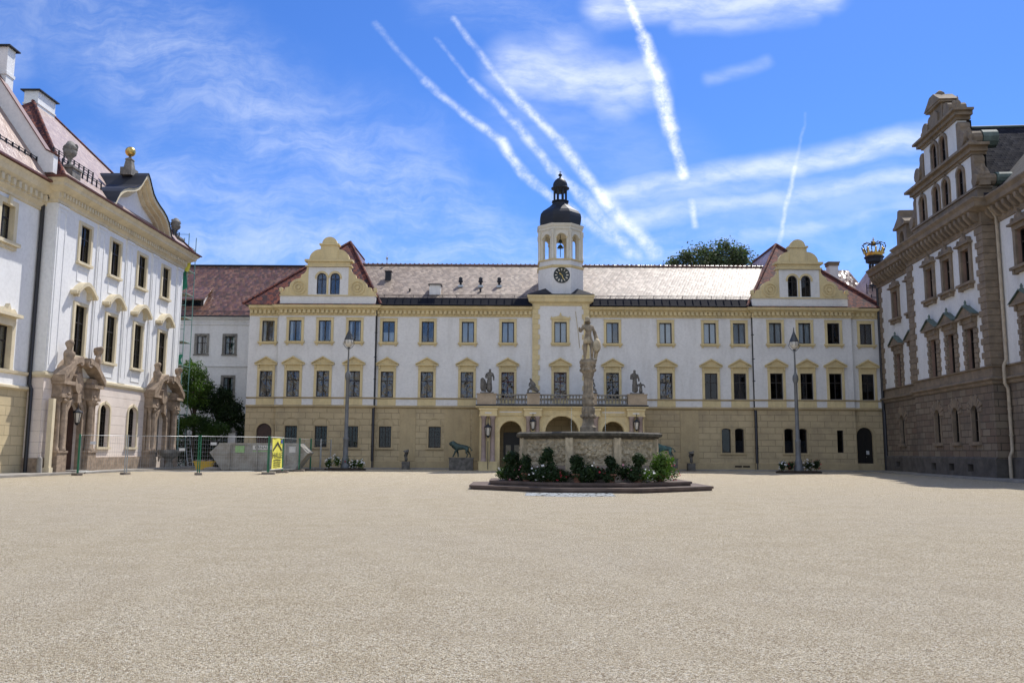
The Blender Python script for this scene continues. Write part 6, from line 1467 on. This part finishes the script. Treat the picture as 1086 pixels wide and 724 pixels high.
# ============================================================ CONSTRUCTION SITE
FH = 2.32; GF = 'mesh construction fence panels'
def panel_fence(label, A, B_, postA='galv', postB='galv', sign=None):
    ang = atan2(B_[1]-A[1], B_[0]-A[0]); Ln = hypot(B_[0]-A[0], B_[1]-A[1]); t = thing('fence_panel', label, 'fence', (A[0], A[1], 0), ang, GF)
    for x, mt in ((.06, postA), (Ln-.06, postB)): MB().tube([(x, 0, .06), (x, 0, FH)], .032, 8).build('post', mt, t)
    m = MB(); m.tube([(.06, .045, .2), (.06, .045, FH-.06), (Ln-.06, .045, FH-.06), (Ln-.06, .045, .2), (.06, .045, .2)], .018, 6); m.build('frame', 'galv', t)
    m = MB(); n = int((Ln-.15)/.13)
    for i in range(1, n): x = .06+(Ln-.12)*i/n; m.box(x-.0022, x+.0022, -.002, .002, .2, FH-.06)
    for j in range(1, 9): z = .2+(FH-.26)*j/9; m.box(.06, Ln-.06, .003, .0075, z-.0025, z+.0025)
    m.build('wire_mesh', 'galv', t)
    MB().plan([(-.14, -.38), (.14, -.38), (.18, -.3), (.18, .3), (.14, .38), (-.14, .38), (-.18, .3), (-.18, -.3)], 0.003, .13).build('foot', 'conc', t)
    if sign: MB().box(sign[0], sign[0]+.34, -.05, -.03, sign[1], sign[1]+.16).build('sign', 'skipW', t)
    return t
f = [(-25.9, 51.4), (-24.4, 48.25), (-22.65, 50.4), (-18.37, 50.4), (-14.8, 52.3), (-15.0, 56.2), (-14.85, 60.0), (-14.6, 62.3), (-14.25, 64.0), (-13.85, 65.8)]
lab = ['end panel standing askew before the big arched portal', 'panel with green post in front of the portal and arched window', 'panel crossing before the second portal, near the basin', 'long panel in front of the yellow tub and skip, with white tag', 'panel carrying the yellow banner', 'panel just behind the banner, beside the skip', 'panel with green post behind the banner panel', 'second panel from the far end, before the ground floor window', 'farthest short panel, closest to the left lamp post']
pa = ['galv', 'green', 'galv', 'green', 'green', 'green', 'green', 'green', 'galv']
for i in range(9):
    panel_fence(lab[i], f[i], f[i+1], pa[i], pa[i+1] if i < 8 else 'galv', (.6, 1.75) if i in (1, 3) else ((3.1, 1.4) if i == 2 else None))
tag(MB().box(-.18, .18, -.38, .38, .003, .13).build('concrete_foot', 'conc', None, (f[9][0], f[9][1], 0)), 'concrete foot under the far end of the fence row', 'fence foot')
A, B_ = f[4], f[5]; ang = atan2(B_[1]-A[1], B_[0]-A[0])
t = thing('banner', 'yellow banner with black arrow and lettering tied to the fence', 'banner', (A[0], A[1], 0), ang)
m = MB(); nx = 24; x0, x1 = .5, 3.45; z0, z1 = .28, 2.26
vs = []; fs = []
for j in range(7):
    for i in range(nx+1): s = i/nx; q = j/6; vs.append((x0+(x1-x0)*s, -.06-.02*sin(s*9+q*3), z0+(z1-z0)*q))
for j in range(6):
    for i in range(nx): k = j*(nx+1)+i; fs.append((k, k+1, k+nx+2, k+nx+1))
m.add(vs, fs, 0, True); b_ = m.build('sheet', 'yellow', t)
for z in (z0, z1): MB().tube([(x0-.35, -.06, z), (x1+.3, -.06, z)], .035, 6).build('rail', 'skipW', t)
xm = (x0+x1)/2-.1; m = MB(); m.add([(xm-1.25, -.095, 1.52), (xm, -.095, 2.02), (xm+1.25, -.095, 1.52), (xm+1.25, -.095, 1.36), (xm, -.095, 1.82), (xm-1.25, -.095, 1.36)], [(0, 5, 4, 1), (1, 4, 3, 2)]); m.build('arrow', 'ink', t)
text_mesh('HALLE', .5, 'ink', t, (xm, -.095, .98), sx=1.9)
rr = random.Random(6)
for z, h_ in ((.8, .07), (.66, .05), (.54, .05), (.42, .05)):   # small print, too small to read
    x = xm-1.0
    while x < xm+.95: w_ = rr.uniform(.08, .3); MB().box(x, min(x+w_, xm+1.0), -.098, -.09, z, z+h_).build('small_print', 'ink', t); x += w_+.07
MB().box(x1-.65, x1-.2, -.1, -.088, 1.9, 2.15).build('logo', 'blueink', t)
# skip
t = thing('waste_skip', 'large worn grey steel skip with pointed ends and a green square, behind the fence', 'skip', (-17.75, 61.0, 0))
pf = [(-2.55, .08), (2.55, .08), (3.45, 1.28), (2.75, 1.92), (-2.75, 1.92), (-3.45, 1.28)]
m = MB(); m.prism(pf, -.9, .9); m.box(-2.8, 2.8, -.96, -.9, 1.86, 1.96); m.box(-2.8, 2.8, .9, .96, 1.86, 1.96)
for x in (-2.0, -.1, 1.9): m.box(x-.05, x+.05, -.98, -.9, .1, 1.86)
m.box(-3.2, 3.2, -.95, -.9, 1.14, 1.22); m.box(-2.4, 2.4, -.8, -.6, .004, .08); m.box(-2.4, 2.4, .6, .8, .004, .08)
for x in (-1.9, -.65): m.box(x-.03, x+.03, -.96, -.9, 1.22, 1.86)
m.tube([(-3.4, -.8, 1.28), (-3.4, .8, 1.28)], .07, 8); m.tube([(3.4, -.8, 1.28), (3.4, .8, 1.28)], .07, 8); m.build('body', 'skip', t)
MB().box(-1.62, -.98, -.975, -.965, 1.28, 1.76).build('green_square', 'skipG', t)
MB().box(-.4, .95, -.925, -.905, 1.5, 1.8).build('name_plate', 'skipW', t); text_mesh('ERNALL', .27, 'ink', t, (.28, -.93, 1.56), sx=1.15); MB().box(-.4, .95, -.925, -.905, 1.36, 1.42).build('green_stripe', 'skipG', t)
MB().box(2.15, 2.6, -.925, -.905, 1.3, 1.72).build('paper_sheet', 'skipW', t)
t = thing('plastic_tub', 'yellow plastic mortar tub filled with rubble left of the skip', 'tub', (-23.4, 65.3, 0), .1)
m = MB()
for (a, b, c, d, z0, z1) in ((.52, .3, .68, .4, .0, .56),):
    v = [(-a, -b, z0), (a, -b, z0), (a, b, z0), (-a, b, z0), (-c, -d, z1), (c, -d, z1), (c, d, z1), (-c, d, z1)]; m.add(v, [(0, 3, 2, 1), (0, 1, 5, 4), (1, 2, 6, 5), (2, 3, 7, 6), (3, 0, 4, 7)])
for (x0, x1, y0, y1) in ((-.74, .74, -.46, -.38), (-.74, .74, .38, .46), (-.74, -.66, -.38, .38), (.66, .74, -.38, .38)): m.box(x0, x1, y0, y1, .52, .6)
m.build('tub', 'tub', t); m = MB(); rr = random.Random(4)
for i in range(22): m.ball((rr.uniform(-.5, .5), rr.uniform(-.28, .28), .5+rr.uniform(-.02, .12)), rr.uniform(.07, .14), 0, 6)
m.build('rubble', 'pinkst', t, jitter=.02, jscale=8)
tag(MB().lathe([(.75, 0.004), (.72, .1), (.4, .2), (.01, .24)], 0, 0, 0, 14, sy=.5).build('sand_heap', 'curb', None, (-21.6, 62.2, 0), jitter=.03), 'low heap of sand on the ground between tub and skip', 'sand heap')
t = thing('ladder', 'grey ladder leaning into the dark bushes behind the fence', 'ladder', (bx(205, 70.5), 70.4, .0), .1)
for s in (-.2, .2): MB().tube([(s, 0, 0), (s-.75, 1.1, 3.0)], .03, 6).build('rail', 'galv', t)
for i in range(10): k = (i+.5)/10; MB().tube([(-.2-.75*k, 1.1*k, 3*k), (.2-.75*k, 1.1*k, 3*k)], .018, 5).build('rung', 'galv', t)
# scaffold at the far end of the left building
t = thing('scaffold', 'narrow scaffold with green netting at the far end of the white building', 'scaffold', (0, 0, 0)); m = MB()
SX = [-28.05, -27.05]; SY = [69.3, 70.9]
for x in SX:
    for y in SY: m.tube([(x, y, .0), (x, y, 19.4)], .035, 6)
for z in [2*i+.3 for i in range(10)]:
    for y in SY: m.tube([(SX[0], y, z), (SX[1], y, z)], .028, 5)
    for x in SX: m.tube([(x, SY[0], z), (x, SY[1], z)], .028, 5)
    m.tube([(SX[0], SY[0], z+1), (SX[1], SY[0], z+1)], .024, 5)
m.build('frame', 'galvG', t)
m = MB()
for z in [2*i+.3 for i in range(9)]: m.box(SX[0]+.1, SX[1]-.1, SY[0]+.1, SY[1]-.1, z, z+.05)
m.build('deck', 'wood2', t)
def cloth(z0, z1, x0, x1, y, seed, name, mat):
    m = MB(); n = 10; vs = []; fs = []
    for j in range(n+1):
        for i in range(n+1): s, q = i/n, j/n; vs.append((x0+(x1-x0)*s+.08*sin(q*5+seed), y+.1*noise.noise(Vector((s*3, q*3, seed)))-.05, z0+(z1-z0)*q+.12*sin(s*7+seed)*(1 if j in (0, n) else 0)))
    for j in range(n):
        for i in range(n): k = j*(n+1)+i; fs.append((k, k+1, k+n+2, k+n+1))
    m.add(vs, fs, 0, True); m.build(name, mat, t)
cloth(14.6, 16.3, -28.0, -27.0, 69.25, 1, 'net', 'net'); cloth(8.3, 9.1, -28.0, -27.05, 69.25, 2, 'net', 'net'); cloth(4.4, 5.6, -28.0, -27.0, 69.25, 3, 'net', 'net'); cloth(11.4, 11.9, -28.0, -27.5, 69.25, 4, 'net', 'net')
cloth(16.2, 17.6, -27.8, -26.75, 69.15, 5, 'tarpaulin', 'yellow')

# ============================================================ SKY, SUN, CAMERA
SUN_EL, SUN_AZ = radians(55), radians(32)          # azimuth from +Y towards +X
w = bpy.data.worlds.new('World'); SC.world = w; w.use_nodes = True; nt = w.node_tree; T = NT(nt)
bg = nt.nodes['Background']
sky = T.new('ShaderNodeTexSky', sky_type='NISHITA'); sky.sun_disc = False; sky.sun_elevation = SUN_EL; sky.sun_rotation = SUN_AZ
sky.air_density = 1.0; sky.dust_density = .35; sky.ozone_density = 3.0; sky.altitude = 350
d = T.new('ShaderNodeTexCoord').outputs['Generated']; sp = T.new('ShaderNodeSeparateXYZ'); T.set(sp.inputs[0], d)
yy = T.math('MAXIMUM', sp.outputs[1], .02); u = T.math('DIVIDE', sp.outputs[0], yy); v = T.math('DIVIDE', sp.outputs[2], yy)
cb = T.new('ShaderNodeCombineXYZ'); T.set(cb.inputs[0], u); T.set(cb.inputs[1], v); P0 = cb.outputs[0]
def uv(px, py): r = ray(px, py); return (r[0]/r[1], r[2]/r[1], 0)
warpf = T.noise(P0, 26, 4, .6, True); warpc = T.noise(P0, 5, 4, .6, True)
Pf = T.vec('ADD', P0, T.vec('SCALE', T.vec('SUBTRACT', warpf, (.5, .5, .5)), None, .009))
Pc = T.vec('ADD', P0, T.vec('SCALE', T.vec('SUBTRACT', warpc, (.5, .5, .5)), None, .14))
Ps = T.vec('ADD', P0, T.vec('SCALE', T.vec('SUBTRACT', warpc, (.5, .5, .5)), None, .04))
def seg(P, a, b, wdt, st, taper=0):
    A, B_ = Vector(uv(*a)), Vector(uv(*b)); ba = B_-A
    pa = T.vec('SUBTRACT', P, tuple(A)); h = T.math('DIVIDE', T.vec('DOT_PRODUCT', pa, tuple(ba)), ba.length_squared, clamp=True)
    pr = T.vec('SCALE', tuple(ba), None, h); T.nt.links.new(h, pr.node.inputs[3])
    dd = T.vec('LENGTH', T.vec('SUBTRACT', pa, pr))
    if taper: dd = T.math('DIVIDE', dd, T.math('MULTIPLY_ADD', h, taper, 1.0))
    return T.math('MULTIPLY', T.ramp(dd, 0, wdt/900*1.15, 1, 0), st)
def add(lst):
    o = lst[0]
    for q in lst[1:]: o = T.math('MAXIMUM', o, q)
    return o
trails = []
def poly(pts, wd, st):
    for i in range(len(pts)-1):
        w_ = wd[i] if isinstance(wd, (list, tuple)) else wd; s_ = st[i] if isinstance(st, (list, tuple)) else st
        trails.append(seg(Pf, pts[i], pts[i+1], w_, s_))
poly([(397, 26), (450, 85), (492, 120), (532, 150), (556, 186), (584, 208)], [5, 6, 6.5, 8, 7], [.2, .45, .6, .8, .6])
poly([(584, 208), (640, 248), (676, 270)], [8, 9], [.5, .35])
poly([(462, 42), (500, 85), (546, 130), (584, 178), (615, 206), (668, 268)], [3.5, 5.5, 7, 8, 10], [.2, .45, .6, .65, .5])
poly([(481, 20), (539, 96), (594, 151), (642, 213), (694, 268)], [5, 7, 8.5, 11], [.4, .65, .7, .6])
poly([(664, -5), (683, 41), (697, 82), (711, 137), (725, 186)], [7, 10, 11.5, 8], [.85, .97, .97, .85])
poly([(733, 214), (738, 240)], 5, .45)
poly([(843, 178), (824, 262)], 3.5, .45); poly([(855, 120), (843, 178)], 2.5, .16)
trail = T.math('MULTIPLY', add(trails), T.ramp(T.noise(T.vec('ADD', Pf, (2, 1, 0)), 55, 5, .7), .3, .68, .25, 1.05))
soft = [((642, 206), (985, 146), 17, .62), ((655, 232), (985, 186), 15, .5), ((790, 252), (985, 216), 11, .32), ((640, 212), (820, 196), 22, .3),
        ((545, 75), (675, 88), 34, .62), ((600, 62), (650, 110), 30, .4), ((640, 8), (880, -6), 22, .6), ((720, 24), (860, 14), 14, .35), ((755, 82), (815, 62), 9, .22),
        ((760, 215), (1000, 200), 40, .25), ((560, 120), (700, 180), 60, .12)]
sof = T.math('MULTIPLY', add([seg(Ps, a, b, w_*1.25, s_) for a, b, w_, s_ in soft]), T.ramp(T.noise(T.vec('MULTIPLY', Ps, (1, 2.6, 1)), 16, 7, .62), .28, .68, .45, 1.1))
wisp = [((60, -10), (200, 90), 60, .45), ((150, 40), (330, 150), 70, .5), ((300, 130), (440, 200), 60, .5), ((380, 190), (560, 280), 55, .55), ((150, 190), (420, 265), 60, .5), ((210, 262), (700, 276), 38, .6),
        ((120, 160), (230, 170), 40, .3), ((-20, 60), (40, 20), 40, .3), ((480, -5), (600, 30), 36, .25), ((840, 250), (930, 255), 30, .3), ((700, 270), (960, 268), 30, .35), ((-20, 20), (120, -10), 30, .25)]
fib = T.noise(T.vec('MULTIPLY', T.vec('ADD', Pc, (0, 0, 3)), (1.0, 1.0, 1)), 14, 8, .68)
rot = T.new('ShaderNodeMapping'); rot.inputs['Rotation'].default_value = (0, 0, radians(35)); rot.inputs['Scale'].default_value = (5, 22, 1); T.set(rot.inputs[0], Pc)
fib2 = T.noise(rot.outputs[0], 1.0, 7, .7)
wis = T.math('MULTIPLY', add([seg(Pc, a, b, w_*1.5, s_) for a, b, w_, s_ in wisp]), T.ramp(T.math('MULTIPLY_ADD', fib2, .6, T.math('MULTIPLY', fib, .4)), .38, .72, .10, .82))
front = T.ramp(sp.outputs[1], .02, .2)
back = T.math('MULTIPLY', T.ramp(T.noise(T.vec('MULTIPLY', d, (1, 1, 2.5)), 3, 7, .65), .36, .6, 0, .85), T.math('SUBTRACT', 1, front))  # unseen bright clouds added behind the camera to fill-light the facade
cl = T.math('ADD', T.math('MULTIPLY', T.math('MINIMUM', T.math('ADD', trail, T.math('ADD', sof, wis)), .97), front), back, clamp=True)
hs = T.new('ShaderNodeHueSaturation'); hs.inputs['Saturation'].default_value = 1.15; T.set(hs.inputs['Color'], sky.outputs[0])
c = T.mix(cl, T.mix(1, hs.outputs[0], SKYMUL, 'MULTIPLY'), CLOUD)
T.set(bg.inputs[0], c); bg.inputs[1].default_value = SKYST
sun = bpy.data.lights.new('sun', 'SUN'); sun.energy = SUNST; sun.angle = radians(.53); sun.color = (1, .955, .89)
so = bpy.data.objects.new('sun', sun); C.objects.link(so)
sd = Vector((cos(SUN_EL)*sin(SUN_AZ), cos(SUN_EL)*cos(SUN_AZ), sin(SUN_EL))); so.rotation_euler = (-sd).to_track_quat('-Z', 'Y').to_euler(); so.location = (20, 60, 60)
cam = bpy.data.cameras.new('camera'); co = bpy.data.objects.new('camera', cam); C.objects.link(co); SC.camera = co
cam.sensor_width = 36; cam.lens = 36*FP/1086; cam.clip_end = 2000; cam.clip_start = .1
co.matrix_world = Matrix.Translation((0, 0, CZ)) @ Matrix.Rotation(pi/2+TH, 4, 'X') @ Matrix.Rotation(RO, 4, 'Z')
SC.view_settings.view_transform = 'Standard'; SC.view_settings.look = 'None'; SC.view_settings.exposure = EXPO; SC.view_settings.gamma = 1; SC.view_settings.use_curve_mapping = False
SC.cycles.max_bounces = 6; SC.cycles.diffuse_bounces = 3; SC.cycles.glossy_bounces = 3; SC.cycles.transparent_max_bounces = 12; SC.cycles.transmission_bounces = 3
SC.cycles.use_denoising = True
